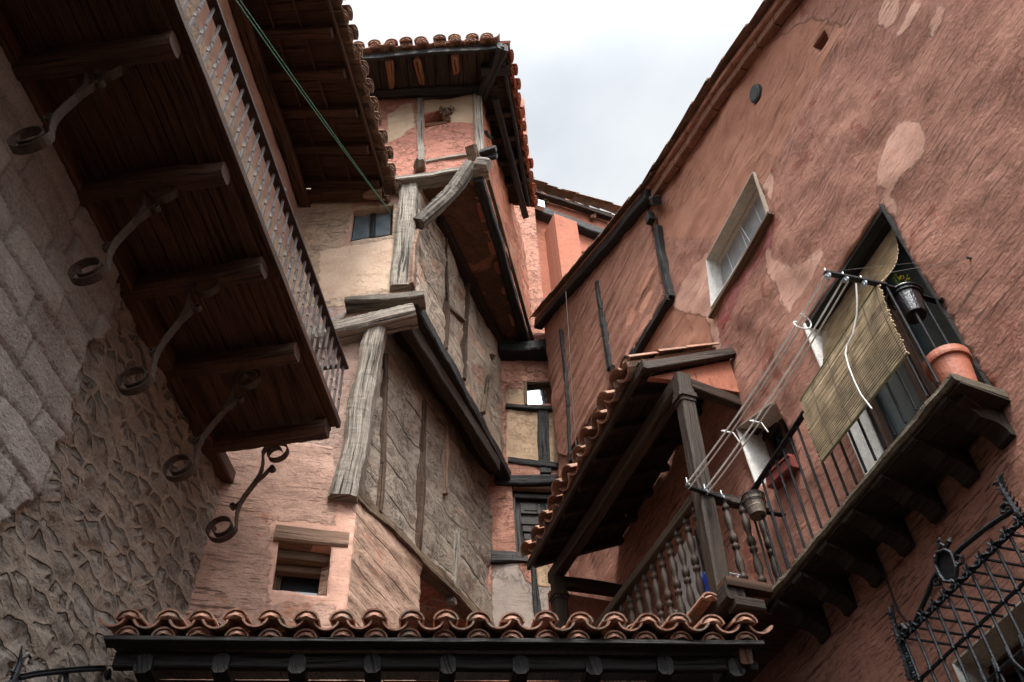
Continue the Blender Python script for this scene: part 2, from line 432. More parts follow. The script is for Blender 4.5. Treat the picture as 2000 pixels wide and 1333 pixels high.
def clay(name, a, b, c, lich=None):
    t = NT(name); o = t.obj(); uv = t.uv()
    n = t.noise(o, 4.5, 5, .62, .3); cell = t.vor(t.map(o, (1, 1, 1)), 3.2, 'F1', 1)
    hs = t.n.new('ShaderNodeSeparateXYZ'); t.l.new(cell, hs.inputs[0])
    col = t.ramp(t.math('ADD', t.math('MULTIPLY', n, .55), t.math('MULTIPLY', hs.outputs[0], .45)), [(.25, a), (.5, b), (.75, c)])
    f = t.noise(o, 45, 5, .7)
    col = t.mix(.45, col, t.ramp(f, [(.3, tuple(x*.5 for x in b)), (.7, tuple(min(1, x*1.4) for x in c))]))
    if lich: col = t.mix(t.math('MULTIPLY', t.mr(t.noise(t.map(o, loc=(4, 4, 4)), 7, 6, .7), .52, .6), .75), col, lich)
    t.b.inputs['Specular IOR Level'].default_value = .06
    return t.fin(col, .97, t.bump(t.math('ADD', t.math('MULTIPLY', f, .5), t.noise(o, 16, 4, .6)), .012, 1))
def simple(name, col, rough=.6, metal=0, var=.35, scale=18, bump=.004, spec=.4):
    t = NT(name); o = t.obj(); n = t.noise(o, scale, 5, .6)
    c = t.ramp(n, [(.3, tuple(x*(1-var) for x in col)), (.7, tuple(min(1, x*(1+var)) for x in col))])
    t.b.inputs['Specular IOR Level'].default_value = spec
    return t.fin(c, rough, t.bump(t.noise(o, scale*3, 4, .6), bump, 1), metal)
def glass(name, tint=(.02, .025, .03), rough=.05):
    t = NT(name); t.b.inputs['Specular IOR Level'].default_value = 1.0
    n = t.noise(t.obj(), 1.5, 2)
    return t.fin(t.mix(n, tint, tuple(x*1.6 for x in tint)), rough, t.bump(n, .006, .3))
M = {}
SAL = (.46, .165, .105)
M['red'] = plaster('red_plaster', [(.225, .098, .069), (.36, .170, .121), (.475, .252, .188)], streak=2.4, grit=.75,
    patches=[('patch', (.60, .35, .27), (.50, .265, .195), .8, .07), ('stain', (.34, .055, .052), (.56, .30, .27), -.05, .2), ('tan', (.40, .185, .12), (.34, .15, .098), 0.0, .08)], blot=[((.25, .08, .055), .60), ((.42, .205, .145), .61)])
M['redboard'] = plaster('red_board_marked_plaster', [(.27, .115, .078), (.38, .18, .125), (.47, .245, .175)], streak=1.3, grit=.8, sgrid=(.30, 1.2, .35), patches=[('patch', (.55, .27, .185), (.46, .2, .135), .3)], su=1.0, sv=20)
M['cream'] = plaster('cream_plaster', [(.34, .245, .175), (.49, .355, .255), (.62, .47, .355)], streak=.25, grit=.6, crack=.25,
    patches=[('patch', (.40, .22, .165), (.52, .33, .25), .2), ('bright', (.66, .49, .365), (.60, .42, .30), .25, .08)], blot=[((.36, .28, .22), .585), ((.47, .27, .2), .64)])
M['salmon'] = plaster('salmon_plaster', [(.29, .120, .085), (.41, .175, .125), (.50, .25, .18)], streak=.35, grit=.8, patches=[('patch', (.47, .345, .24), (.40, .27, .18), .25)], crack=.3)
M['orange'] = plaster('orange_weathered_plaster', [(.30, .12, .075), (.46, .18, .11), (.54, .27, .18)], streak=1.0, grit=1.3, crack=.6, blot=[((.42, .28, .2), .58)], su=1.2, sv=10)
M['mud3'] = plaster('old_buff_mud_plaster', [(.25, .185, .135), (.41, .315, .24), (.55, .435, .34)], streak=.5, grit=1.2, crack=.7, sgrid=(.36, 1.6, .8), blot=[((.42, .235, .165), .58), ((.2, .155, .12), .6)], su=1.4, sv=11)
M['mud2'] = plaster('old_grey_mud_plaster', [(.18, .146, .116), (.29, .236, .188), (.41, .338, .27)], streak=.4, grit=1.3, crack=.7, sgrid=(.40, 1.6, .8), blot=[((.34, .235, .18), .59), ((.12, .094, .072), .62), ((.42, .28, .21), .66)], su=1.4, sv=10)
M['greypink'] = plaster('grey_pink_plaster', [(.27, .19, .16), (.40, .27, .22), (.5, .36, .3)], streak=.3, grit=1.0, crack=.2, blot=[((.42, .38, .37), .56)])
M['pink'] = plaster('pink_plaster', [(.33, .195, .145), (.46, .285, .22), (.58, .385, .305)], streak=.7, grit=.7, su=1.2, sv=14, patches=[('smooth', (.56, .315, .235), (.64, .39, .30), .1, .08)], blot=[((.4, .185, .115), .62)])
M['pinkboard'] = plaster('pink_board_marked_plaster', [(.34, .215, .155), (.46, .295, .215), (.56, .38, .285)], streak=1.0, grit=.7, sgrid=(.26, 1.0, .3), su=2.2, sv=18, blot=[((.52, .27, .19), .6)])
M['far'] = plaster('far_pink_plaster', [(.30, .13, .09), (.42, .20, .14), (.5, .27, .2)], streak=.4, grit=1.1, crack=.6,
    patches=[('tanp', (.47, .33, .215), (.37, .25, .16), .3, .04), ('grey', (.29, .235, .205), (.38, .31, .26), .1, .05)])
M['terra'] = plaster('terracotta_plaster', [(.30, .105, .065), (.37, .135, .085), (.43, .18, .115)], streak=.25, grit=.5)
M['darkpl'] = plaster('dark_brown_plaster', [(.07, .04, .028), (.13, .075, .05), (.24, .125, .08)], streak=.5, grit=1.2, blot=[((.34, .155, .09), .6)])  # dark brown all over, with orange blots
M['white'] = plaster('white_reveal', [(.5, .47, .43), (.68, .65, .61), (.78, .76, .73)], streak=.1, grit=.6)
M['beige'] = plaster('beige_reveal', [(.3, .25, .2), (.4, .34, .27), (.46, .4, .33)], streak=.1, grit=.3)
M['mould'] = plaster('mossy_slab_edge', [(.07, .056, .040), (.15, .122, .088), (.25, .21, .155)], streak=.1, grit=1.5)
M['greywood'] = wood('weathered_grey_timber', [(.05, .042, .034), (.26, .225, .185), (.52, .46, .39)], 2.0)
M['greywood2'] = wood('dark_grey_timber', [(.035, .029, .024), (.15, .128, .105), (.34, .295, .245)], 2.0)
M['oldwood'] = wood('brown_old_timber', [(.045, .028, .018), (.13, .085, .055), (.26, .18, .12)], 1.3)
M['oldwood2'] = wood('dark_joist_timber', [(.02, .011, .007), (.065, .035, .021), (.16, .10, .065)], 1.3)
M['brown'] = wood('dark_brown_planks', [(.018, .009, .006), (.060, .027, .015), (.14, .062, .032)], .8, rough=.6)
M['brown2'] = wood('dark_brown_rafter', [(.02, .010, .007), (.055, .026, .015), (.12, .055, .03)], .8, rough=.65)
M['gal'] = wood('dark_stained_gallery_timber', [(.014, .009, .006), (.034, .022, .015), (.075, .048, .034)], .7, rough=.6)
M['black'] = wood('black_tarred_timber', [(.006, .006, .006), (.014, .013, .013), (.040, .037, .035)], 1.0, rough=.6)
M['nearblack'] = wood('near_black_boards', [(.012, .008, .006), (.03, .02, .015), (.06, .04, .028)], 1.0)  # near-black wood; several undersides carry their shade in this tone
M['lint'] = wood('tan_lintel', [(.12, .065, .04), (.25, .15, .10), (.34, .22, .16)], .7)
M['orangewood'] = wood('orange_brown_rafter', [(.10, .04, .02), (.22, .095, .05), (.36, .18, .10)], 1.0)
M['door'] = wood('dark_door', [(.010, .007, .006), (.022, .016, .013), (.042, .032, .027)], .4, rough=.5)
M['clay'] = clay('clay_tiles', (.13, .066, .046), (.29, .145, .10), (.44, .26, .19), (.20, .18, .15))
M['claydark'] = clay('old_dark_tiles', (.10, .062, .046), (.22, .13, .092), (.36, .24, .17), (.13, .12, .105))
M['clayred'] = clay('red_tiles', (.14, .045, .03), (.26, .085, .055), (.36, .14, .09))
M['brick'] = clay('brick_cornice', (.13, .06, .042), (.21, .10, .07), (.29, .15, .105))
M['iron'] = simple('black_iron', (.018, .02, .024), .5, .6, .5, 30)
M['rust'] = simple('brown_wrought_iron', (.055, .038, .030), .62, .3, .5, 24)
M['railiron'] = simple('grey_brown_iron', (.085, .07, .068), .7, .1, .45, 24)
M['railtop'] = simple('dark_red_brown_rail', (.035, .018, .014), .6, .1, .4, 24)
M['zinc'] = simple('galvanised_pulley', (.45, .5, .53), .4, .7, .2)
M['cord'] = simple('white_cord', (.85, .85, .83), .7, 0, .1, 60)
M['green'] = simple('green_cable', (.02, .16, .09), .6, 0, .2, 60)
M['potblack'] = simple('black_glazed_pot', (.012, .010, .014), .25, 0, .4, 20, spec=.7)
M['pot'] = simple('terracotta_pot', (.42, .14, .085), .6, 0, .15, 14)
M['pottin'] = simple('rusty_tin_pot', (.12, .09, .07), .6, .2, .7, 26)
M['soil'] = simple('potting_soil', (.03, .02, .014), .95, 0, .5, 40)
M['leaf'] = simple('plant_leaf', (.05, .10, .025), .6, 0, .4, 30)
M['petal'] = simple('yellow_petal', (.85, .62, .02), .6, 0, .15, 40)
M['blue'] = simple('blue_cloth', (.01, .06, .5), .8, 0, .2, 12)
M['whitecloth'] = simple('white_cloth', (.62, .63, .66), .85, 0, .1, 8)
M['glass'] = glass('dark_window_glass')
M['glasssky'] = simple('sky_reflecting_glass', (.72, .78, .84), .05, 1.0, .05, 2, .001)
M['curtain'] = simple('grey_curtain_behind_glass', (.12, .15, .17), .3, 0, .5, 5, spec=.8)
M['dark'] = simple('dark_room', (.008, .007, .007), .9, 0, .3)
M['teal'] = simple('teal_grey_door_glass', (.035, .055, .06), .25, 0, .3, 3, spec=.7)
M['slat'] = simple('grey_roller_slats', (.34, .36, .38), .5, 0, .15, 10)
M['cane'] = wood('straw_cane', [(.16, .115, .045), (.30, .22, .10), (.42, .33, .16)], .3, rough=.55)
M['cane2'] = simple('straw_cane_reed', (.47, .375, .25), .55, 0, .45, 9)
M['caneg'] = simple('green_cane_edge', (.17, .19, .10), .6, 0, .3, 20)
# ---------------------------------------------------------------- stone material (left wall)
def stone_mat():
    t = NT('rubble_stone'); uv = t.uv(); ash = t.attr('ash')
    wv = t.n.new('ShaderNodeVectorMath'); wv.operation = 'MULTIPLY_ADD'; t.l.new(t.noise(uv, 3.2, 3, .5, 0, 1), wv.inputs[0]); wv.inputs[1].default_value = (.16, .10, 0); t.l.new(uv, wv.inputs[2])
    mpv = t.map(wv.outputs[0], (1/.27, 1/.15, 1))
    def vo(feat, out): 
        n = t.n.new('ShaderNodeTexVoronoi'); n.voronoi_dimensions = '2D'; n.feature = feat; t.l.new(mpv, n.inputs['Vector']); n.inputs['Scale'].default_value = 1; return n.outputs[out]
    ed = vo('DISTANCE_TO_EDGE', 'Distance'); pos = vo('F1', 'Position'); colv = vo('F1', 'Color')
    s1 = t.n.new('ShaderNodeSeparateXYZ'); t.l.new(pos, s1.inputs[0]); s2_ = t.n.new('ShaderNodeSeparateXYZ'); t.l.new(mpv, s2_.inputs[0]); s3 = t.n.new('ShaderNodeSeparateXYZ'); t.l.new(colv, s3.inputs[0])
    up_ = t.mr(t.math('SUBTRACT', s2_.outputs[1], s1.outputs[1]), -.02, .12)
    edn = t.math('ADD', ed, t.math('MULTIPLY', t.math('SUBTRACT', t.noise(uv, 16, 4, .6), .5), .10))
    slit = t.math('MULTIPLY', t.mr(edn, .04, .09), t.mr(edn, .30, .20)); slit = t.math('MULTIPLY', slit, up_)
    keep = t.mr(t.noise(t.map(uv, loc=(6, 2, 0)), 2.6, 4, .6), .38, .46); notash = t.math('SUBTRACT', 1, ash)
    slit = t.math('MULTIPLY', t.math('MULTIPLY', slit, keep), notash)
    mo = t.mix(ash, t.mr(edn, .17, .09), t.attr('mort')); ce = t.mix(ash, s3.outputs[0], t.attr('cell'))
    st_h = t.math('MULTIPLY', t.mr(edn, .22, .40), t.math('MULTIPLY', notash, .6)); rid = t.math('MULTIPLY', t.mr(edn, .09, .0), notash)
    n = t.noise(uv, 5, 6, .65, .4); f = t.noise(uv, 40, 5, .7)
    st = t.ramp(t.math('ADD', t.math('MULTIPLY', ce, .55), t.math('MULTIPLY', n, .5)), [(.2, (.15, .122, .102)), (.42, (.27, .22, .18)), (.6, (.39, .305, .225)), (.78, (.32, .30, .29)), (.95, (.46, .36, .26))])
    mc = t.ramp(n, [(.35, (.26, .195, .145)), (.65, (.46, .355, .265))])
    c = t.mix(mo, st, mc)
    ac = t.ramp(t.math('ADD', t.math('MULTIPLY', n, .8), t.math('MULTIPLY', ce, .2)), [(.35, (.28, .24, .215)), (.5, (.40, .35, .32)), (.7, (.55, .49, .45))])
    ac = t.mix(t.math('MULTIPLY', mo, .7), ac, (.075, .055, .045))
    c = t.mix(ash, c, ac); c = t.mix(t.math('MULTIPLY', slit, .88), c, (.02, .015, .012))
    c = t.mix(.45, c, t.ramp(f, [(.3, (.07, .058, .048)), (.7, (.50, .43, .37))]), 'MIX')
    big = t.noise(uv, .8, 4, .6); c = t.mix(t.math('MULTIPLY', t.mr(big, .5, .66), .35), c, (.13, .105, .09))
    gr = t.noise(t.map(uv, (1.2, 1.2, 1), rot=(0, 0, .6)), 14, 6, .7, .1); sn = t.noise(t.map(uv, (3, 26, 1)), 1, 4, .7)
    h = t.math('ADD', t.math('MULTIPLY', f, .5), t.math('MULTIPLY', gr, 1.3)); h = t.math('ADD', h, t.math('MULTIPLY', t.math('MULTIPLY', sn, ash), .5))
    pit = t.mr(t.vor(uv, 17, 'F1'), 0, .2); h = t.math('ADD', h, t.math('MULTIPLY', pit, .35))
    h = t.math('ADD', h, t.math('MULTIPLY', st_h, t.math('ADD', .2, t.math('MULTIPLY', ce, .8)))); h = t.math('ADD', h, t.math('MULTIPLY', rid, .08)); h = t.math('SUBTRACT', h, t.math('MULTIPLY', slit, 1.5))
    return t.fin(c, .92, t.bump(h, .03, 1))
M['stone'] = stone_mat()
def up_from(o, n):  # convenience
    return o + Vector((0, 0, n))
A = lambda p, v=EYE: Vector((p[0], p[1], v))
# ================================================================ GROUND
def ground():
    t = NT('cobbled_ground'); uv = t.obj()
    d = t.vor(uv, 7, 'DISTANCE_TO_EDGE'); c = t.ramp(t.noise(uv, 3, 5), [(.3, (.022, .019, .017)), (.7, (.055, .048, .042))])
    m = t.fin(c, .9, t.bump(t.mr(d, 0, .12), .03, 1))
    b = MB(); b.box((0, 0, -.15), (60, 0, 0), (0, 60, 0), (0, 0, .15)); o = b.obj('ground', m); tag(o, kind='structure')
ground()
# ================================================================ STONE HOUSE (left)
SH = thing('stone_house', 'rubble stone house with long dark timber balcony on iron scroll brackets', 'house', LW.at(4, -EYE))
ASH = pxs(LW, [(-400, -300), (60, 40), (110, 180), (190, 330), (232, 450), (215, 600), (150, 700), (105, 850), (75, 930), (20, 1000), (-300, 1200)])
def stone_disp(u, v):
    fr = noise.fractal(Vector((u*9, v*9, 1)), 1.0, 2.1, 4)
    jx = u + .03*noise.noise(Vector((u*4, v*4, 0))); jy = v + .03*noise.noise(Vector((u*4, v*4, 7)))
    if in_poly(u + .1*noise.noise(Vector((u*5, v*5, 2))), v + .1*noise.noise(Vector((u*5, v*5, 6))), ASH):
        cs = .26; r = math.floor(jy/cs); bl = .62; o = (math.sin(r*12.9898)*43758.5) % 1
        x = jx/bl + o; bx = math.floor(x); e = min((x-bx)*bl, (1-(x-bx))*bl, (jy/cs-r)*cs, (1-(jy/cs-r))*cs)
        k = max(0, min(1, e/.022)); cell = (math.sin(r*7.3+bx*3.7)*1731.3) % 1
        return (.035*k + .03 + .02*cell + .006*fr, {'mort': 1-k, 'cell': cell, 'ash': 1.0, 'slit': 0.0})
    ds, ps = noise.voronoi(Vector((jx/.30, jy/.15, .3)))
    e = ds[1]-ds[0]; k = max(0, min(1, (e-.05)/.22)); k = k*k*(3-2*k); cell = (math.sin(ps[0].x*91.7+ps[0].y*37.3)*4375.8) % 1
    cov = noise.noise(Vector((u*2.1, v*2.1, 4)))          # some stones drowned in mortar
    k2 = k*(1 if cov < .15 else .35)
    lip = .03*math.exp(-((e-.0)/.06)**2)
    sl = math.exp(-((e-.30)/.15)**2)*max(0, min(1, (noise.noise(Vector((u*3.3, v*3.3, 9)))+.38)*4))
    dirn = (ps[0].y*.15 - jy)                    # slits open along the upper edge of each stone
    sl *= 1 if dirn < .01 else .25
    rdg = math.exp(-(e/.15)**2)
    return (.020*fr + .03*noise.noise(Vector((u*5, v*8, 3))), {'mort': max(0, 1-k2), 'cell': cell, 'ash': 0.0, 'slit': sl})
wall('stone_wall', LW, [(-5, -1.6), (6.75, -1.6), (6.75, 6.25), (-5, 6.25)], M['stone'], SH, res=.024, disp=stone_disp, th=.6, amp=.05, freq=.6,
     dens=lambda x, y: x > 1.2 and y > 2.4)
# wall plate board where balcony meets the wall
b = MB(); b.beam(LW.at(-4, 6.03, .05), LW.at(6.4, 5.99, .05), .14, .16, jit=.01); b.obj('wall_plate', M['brown'], SH)
# --- balcony
h0 = 6.12; uend = LB.uv((656, 842))[0]
def lb(u, h, off=0): return LB.at(u, h, off)
sdpl = PL(sd(-2.83, 6), 6)
b = MB(); NPl = 9
wd = (3.4-2.25)/NPl
for k in range(NPl):
    d = 2.25 + wd*(k+.5); pl = PL(sd(-d, 6), 6); x = -5.0
    while x < uend - .02:
        x2 = min(x + .93*2 + U(-.02, .02), uend)
        b.beam(pl.at(x, h0+.015+U(-.004, .004)), pl.at(x2-.004, h0+.015+U(-.004, .004)), wd-U(.003, .009), .03, jit=.003, seg=8); x = x2
b.beam(sdpl.at(-5, h0+.05), sdpl.at(uend-.02, h0+.05), 1.12, .03)
BAL = b.obj('balcony', M['brown'], SH, label='long dark plank balcony carried on timber joists')
b = MB(); b.beam(lb(-5, h0+.02, .02), lb(uend, h0+.02, .02), .035, .085, jit=.006); b.beam(lb(-5, h0-.02, -.10), lb(uend, h0-.02, -.10), .10, .06, jit=.01)
b.obj('edge_board', M['brown2'], BAL)
jp = [HP(6.0, p) for p in [(352, 85), (460, 330), (522, 525), (597, 685), (645, 835)]]
ju = [(p - LB.o).dot(LB.U) for p in jp]; st_ = (ju[-1]-ju[0])/4
for k in range(-5, 5):
    u = ju[0] + st_*k if k < 0 else ju[k]
    b = MB(); a = LW.at(u - .12 + (0 if k else 0), 5.985, -.05); e = LB.at(u, 5.985, -.03)
    a = LW.o + LW.U*((e - LW.o).dot(LW.U)) + Vector((0, 0, 5.985))
    b.beam(a, e, .14, .15, jit=.03, bev=.2)
    e2 = e + LB.N*.05
    b.obj('joist', M['brown2'], BAL)
# railing
t0 = LB.uv(q('z1', 1285, 360)); t1 = LB.uv(q('z1', 1622, 1310)); du = (t1[0]-t0[0])/12; rh = h0 + .77
def twisted(mb, p0, p1, s, twist=True):
    p0 = Vector(p0); p1 = Vector(p1); rings = []; n = 26
    for i in range(n+1):
        x = i/n; a = 0
        if twist: a = 6.283*max(0, min(1, (x-.40)/.2))*1.5
        k = s*(1.12 if .4 < x < .6 and twist else 1)/2*1.414
        rings.append([p0.lerp(p1, x) + (LB.U*math.cos(a+g) + LB.N*math.sin(a+g))*k for g in (.785, 2.356, 3.927, 5.498)])
    mb.grid(rings)
b = MB(); twisted(b, (0, 0, 0), (0, 0, .77), .017); tb = None
u = uend - .03; k = 0; first = None
while u > -1.0:
    base = LB.at(u, h0, .0)
    if first is None:
        bb = MB(); twisted(bb, base, base + Vector((0, 0, rh-h0)), .019); first = bb.obj('baluster', M['railiron'], BAL); fl = first.location.copy(); fb = base.copy()
    else:
        c = first.copy(); COL.objects.link(c); c.parent = BAL; c.location = fl + (base - fb)
    u -= du; k += 1
for s_ in (.25, .5, .75):
    c = first.copy(); COL.objects.link(c); c.parent = BAL; c.location = fl + (LB.at(uend-.03, h0) + (LW.at(0, 0)-LB.at(0, 0))*s_ - fb)
b = MB(); b.beam(lb(-5, rh+.015), lb(uend+.02, rh+.015), .075, .03, jit=.003); b.beam(lb(uend-.03, rh+.015), lb(uend-.03, rh+.015) + (LW.at(0, 0)-LB.at(0, 0)), .05, .025)
b.beam(lb(uend-.03, h0+.12), lb(uend-.03, h0+.12) + (LW.at(0, 0)-LB.at(0, 0)), .03, .02); b.beam(lb(uend-.5, h0+.2, -.6), lb(uend-.03, h0+.2, -.6), .03, .02)
b.obj('handrail', M['railtop'], BAL)
b = MB(); c = LB.P((557, 367), 0.0); c = LB.at(LB.uv((557, 367))[0], rh+.05, -.02)
pr = [(0, .001)] + [(x/8, .045*math.sin(math.pi*x/8)+.002) for x in range(1, 8)] + [(1, .001)]
b.lathe(c, c + Vector((0, 0, .09)), pr, 14); b.lathe(c - Vector((0, 0, .04)), c + Vector((0, 0, .01)), [(0, .012), (1, .012)], 8); b.obj('ball_finial', M['railiron'], BAL)
# scroll brackets
def spiral(C, r0, r1, a0, a1, n=22):
    return [(C[0] + (r0+(r1-r0)*i/n)*math.cos(a0+(a1-a0)*i/n), C[1] + (r0+(r1-r0)*i/n)*math.sin(a0+(a1-a0)*i/n)) for i in range(n+1)]
BR = [((58, 272), (208, 140)), ((172, 528), (318, 378)), ((262, 742), (402, 562)), ((350, 912), (485, 742)), ((432, 1032), (540, 885))]
for lo, hi in BR:
    w = HP(5.90, hi); sp = PL((w.x, w.y), 96)
    L = sp.uv(lo); H = sp.uv(hi)
    ang = math.atan2(H[1]-L[1], H[0]-L[0])
    r = .135
    # lower scroll turns below, upper scroll turns above
    low = spiral(L, .06, r, ang - math.pi*3.5, ang - math.pi*.42, 40)
    upp = spiral(H, r*.95, .05, ang + math.pi*.58, ang - math.pi*2.2, 34)
    mid = []
    a_, b_ = low[-1], upp[0]
    for i in range(1, 10):
        x = i/10; s_ = x*x*(3-2*x)*.35 + x*.65
        bw_ = .045*math.sin(6.283*x); mid.append((a_[0]+(b_[0]-a_[0])*s_ - bw_*math.sin(ang), a_[1]+(b_[1]-a_[1])*x + bw_*math.cos(ang)))
    P = [sp.at(x, v) for x, v in low + mid + upp]
    bb = MB(); wd_ = [.06]*len(P)
    bb.strap(P, sp.N, wd_, .009)
    # small branch curls riveted to the band
    m1 = mid[5]; tip = (m1[0]+.20*math.cos(ang-.25), m1[1]+.20*math.sin(ang-.25))
    cur = [(m1[0], m1[1]-.008), ((m1[0]+tip[0])/2, (m1[1]+tip[1])/2 - .02), tip] + spiral((tip[0]+.0, tip[1]-.032), .032, .014, math.pi*.5, -math.pi*1.6, 14)
    bb.strap([sp.at(x, v, .004) for x, v in cur], sp.N, .045, .008)
    m2 = mid[2]; tip = (m2[0]-.13*math.cos(ang), m2[1]-.11*math.sin(ang)+.05)
    cur = [(m2[0], m2[1]+.008), tip] + spiral((tip[0], tip[1]+.028), .028, .012, -math.pi*.5, -math.pi*2.4, 14)
    bb.strap([sp.at(x, v, .004) for x, v in cur], sp.N, .045, .008)
    bb.lathe(sp.at(m1[0], m1[1], -.03), sp.at(m1[0], m1[1], .035), [(0, .008), (1, .008)], 8)
    bb.obj('scroll_bracket', M['rust'], SH, smooth=False)
# upper wall behind the balcony, with door opening
dw = [LW.uv(p) for p in [(372, 40), (392, 62)]]
du0 = LW.uv((375, 60))[0]
wall('upper_wall', LW, [(-5, 6.25), (6.95, 6.25), (6.95, 11.3), (-5, 11.3)], M['cream'], SH, holes=[rect(1.2, 6.4, 2.35, 9.6)], res=.09, th=.4, amp=.03,
     patches={'patch': [rect(3.5, 9.8, 6.9, 11.3)], 'bright': [rect(-9, 0, -8, 1)]})
b = MB(); b.plate([LW.at(1.1, 6.3, -.3), LW.at(2.45, 6.3, -.3), LW.at(2.45, 9.7, -.3), LW.at(1.1, 9.7, -.3)], LW.N, .03)
DO = b.obj('balcony_door', M['glass'], SH)
b = MB()
for x in (1.24, 1.78, 2.31): b.beam(LW.at(x, 6.4, -.26), LW.at(x, 9.6, -.26), .06, .06, up=LW.N)
b.beam(LW.at(1.2, 8.9, -.255), LW.at(2.35, 8.9, -.255), .05, .06, up=LW.N); b.obj('door_frame', M['brown'], DO)
# eave: soffit boards, rafters, tiles
EW = PL(sd(-2.36, 7.0), 7.0); ue = 6.55
eh = 11.0
b = MB(); x = -4.0
ew = lambda u, t, h: LW.at(u, h, -.25).lerp(EW.at(u, h), t)
n_ = 0
while x < ue:
    x2 = min(x + U(.16, .22), ue)
    a0 = ew(x, 0, eh+.38); a1 = ew(x, 1, eh+.05); c0 = ew(x2-.006, 0, eh+.38); c1 = ew(x2-.006, 1, eh+.05+U(-.008, .008))
    b.plate([a0, c0, c1, a1], Vector((0, 0, -1)), -.02 if False else .025); x = x2; n_ += 1
b.plate([ew(-4, 0, eh+.45), ew(ue, 0, eh+.45), ew(ue, 1, eh+.09), ew(-4, 1, eh+.09)], Z, .02)
EV = b.obj('eave', M['brown2'], SH)
for k in range(15):
    u = ue - .12 - k*.52
    b = MB(); b.beam(ew(u, .1, eh+.28), ew(u, .97, eh-.03), .11, .13, jit=.012); b.obj('rafter', M['brown2'], EV)
b = MB(); b.beam(EW.at(-4, eh+.02, .0), EW.at(ue+.02, eh+.02, .0), .03, .10, jit=.008); b.beam(LW.at(-4, eh-.02, .08), LW.at(ue+.25, eh-.0, .08), .14, .14, jit=.02)
for s_ in (.2, .45, .7): b.beam(ew(-4, s_, eh+.33-.33*s_-.02), ew(ue, s_, eh+.33-.33*s_-.02), .025, .02)
b.beam(ew(ue, 0, eh+.1), ew(ue, 1, eh-.03), .14, .13, jit=.02)
b.beam(ew(ue+.05, 0, eh+.2) , ew(ue+.05, 0, eh-.35), .2, .3, jit=.02)
b.obj('eave_beam', M['brown'], EV)
def tile_rows(mb, A0, dirn, dn, ncol, pitch, rows, L=.42, expo=.33, r=None, lift=.0, plug=True, under=False, jit=.01):
    """A0 = eave corner (upper surface), dirn = along the eave, dn = downhill"""
    r = r or pitch*.40; dn = Vector(dn).normalized(); dirn = Vector(dirn).normalized(); up = dirn.cross(dn)
    if up.z < 0: up = -up
    for i in range(ncol):
        oj = U(-jit, jit)
        for m in range(rows):
            back = -dn*(L + expo*m) + up*(.006*m)
            mb.tile(A0 + dirn*(pitch*(i)+oj) + back + up*(r*.80), dn, dirn, r*.86, r*1.02, L, convex=False, jit=jit, n=6)
            mb.tile(A0 + dirn*(pitch*(i+.5)+oj) + back + up*(r*.62) + dn*U(-.01, .02), dn, dirn, r*.84, r*1.0, L, convex=True, jit=jit, plug=plug and m == 0, n=7)
            if under and m == 0: mb.tile(A0 + dirn*(pitch*(i+.5)) + back - up*(r*.25), dn, dirn, r*.8, r*.95, L, convex=True, jit=jit, plug=True, n=7)
b = MB()
dnl = (LW.N*math.cos(.36) - Z*math.sin(.36))
tile_rows(b, EW.at(-2.0, eh+.07, .13), EW.U, dnl, int((ue+2.0)/.235)+1, .235, 2, under=True, jit=.018, r=.10)
RT = b.obj('roof_tiles', M['claydark'], EV)
b = MB()
tile_rows(b, EW.at(ue+.02, eh-.18, -.02), EW.U, dnl, 2, .2, 3, jit=.02, r=.085, plug=True)
b.obj('roof_tiles', M['claydark'], EV)
# wall lamp arm at the lower left
b = MB()
sp = PL(LW.at(0, 0, .25)[:2], 6)
pa = [sp.P(p) for p in qs('zl', 105, 1310, 200, 1290, 330, 1275, 480, 1262, 585, 1258)]
LA_t = thing('lamp_arm', 'black wrought iron scrolled arm standing off the rubble wall at the lower left', 'iron arm', pa[0])
b.tube(pa, .014, 8); b.strap([p + Z*.02 for p in pa], sp.N, .03, .006); b.obj('arm', M['iron'], LA_t)
b = MB()
for c, r_ in ((q('zl', 350, 1320), .055), (q('zl', 600, 1290), .035)):
    uc, vc = sp.uv(c); b.tube([sp.at(x, v) for x, v in spiral((uc, vc), r_, r_*.35, math.pi*.5, -math.pi*2.2, 24)], .009, 6)
b.obj('scroll', M['iron'], LA_t)
b = MB(); f0 = sp.P(q('zl', 60, 1310)); f1 = sp.P(q('zl', 120, 1135))
b.tube([sp.P(p) for p in qs('zl', 60, 1400, 80, 1310, 110, 1230, 122, 1130)], [.024, .02, .014, .004], 8)
b.tube([sp.P(p) for p in qs('zl', 110, 1260, 135, 1200, 160, 1180, 172, 1200, 160, 1225)], .008, 6); b.tube([sp.P(p) for p in qs('zl', 90, 1280, 50, 1270, 38, 1295)], .007, 6)
b.tube([sp.P(p) for p in qs('zl', 60, 1330, 30, 1345, 60, 1365, 110, 1330)], .012, 6)
b.obj('leaf_finial', M['iron'], LA_t)
# ================================================================ TOWER HOUSE
TH = thing('jettied_tower_house', 'tall crooked timber framed tower house with jettied storeys of cracked mud plaster', 'house', (-1.0, 8.2, 0))
W2 = PL((-1.55, 6.95), 20.6)
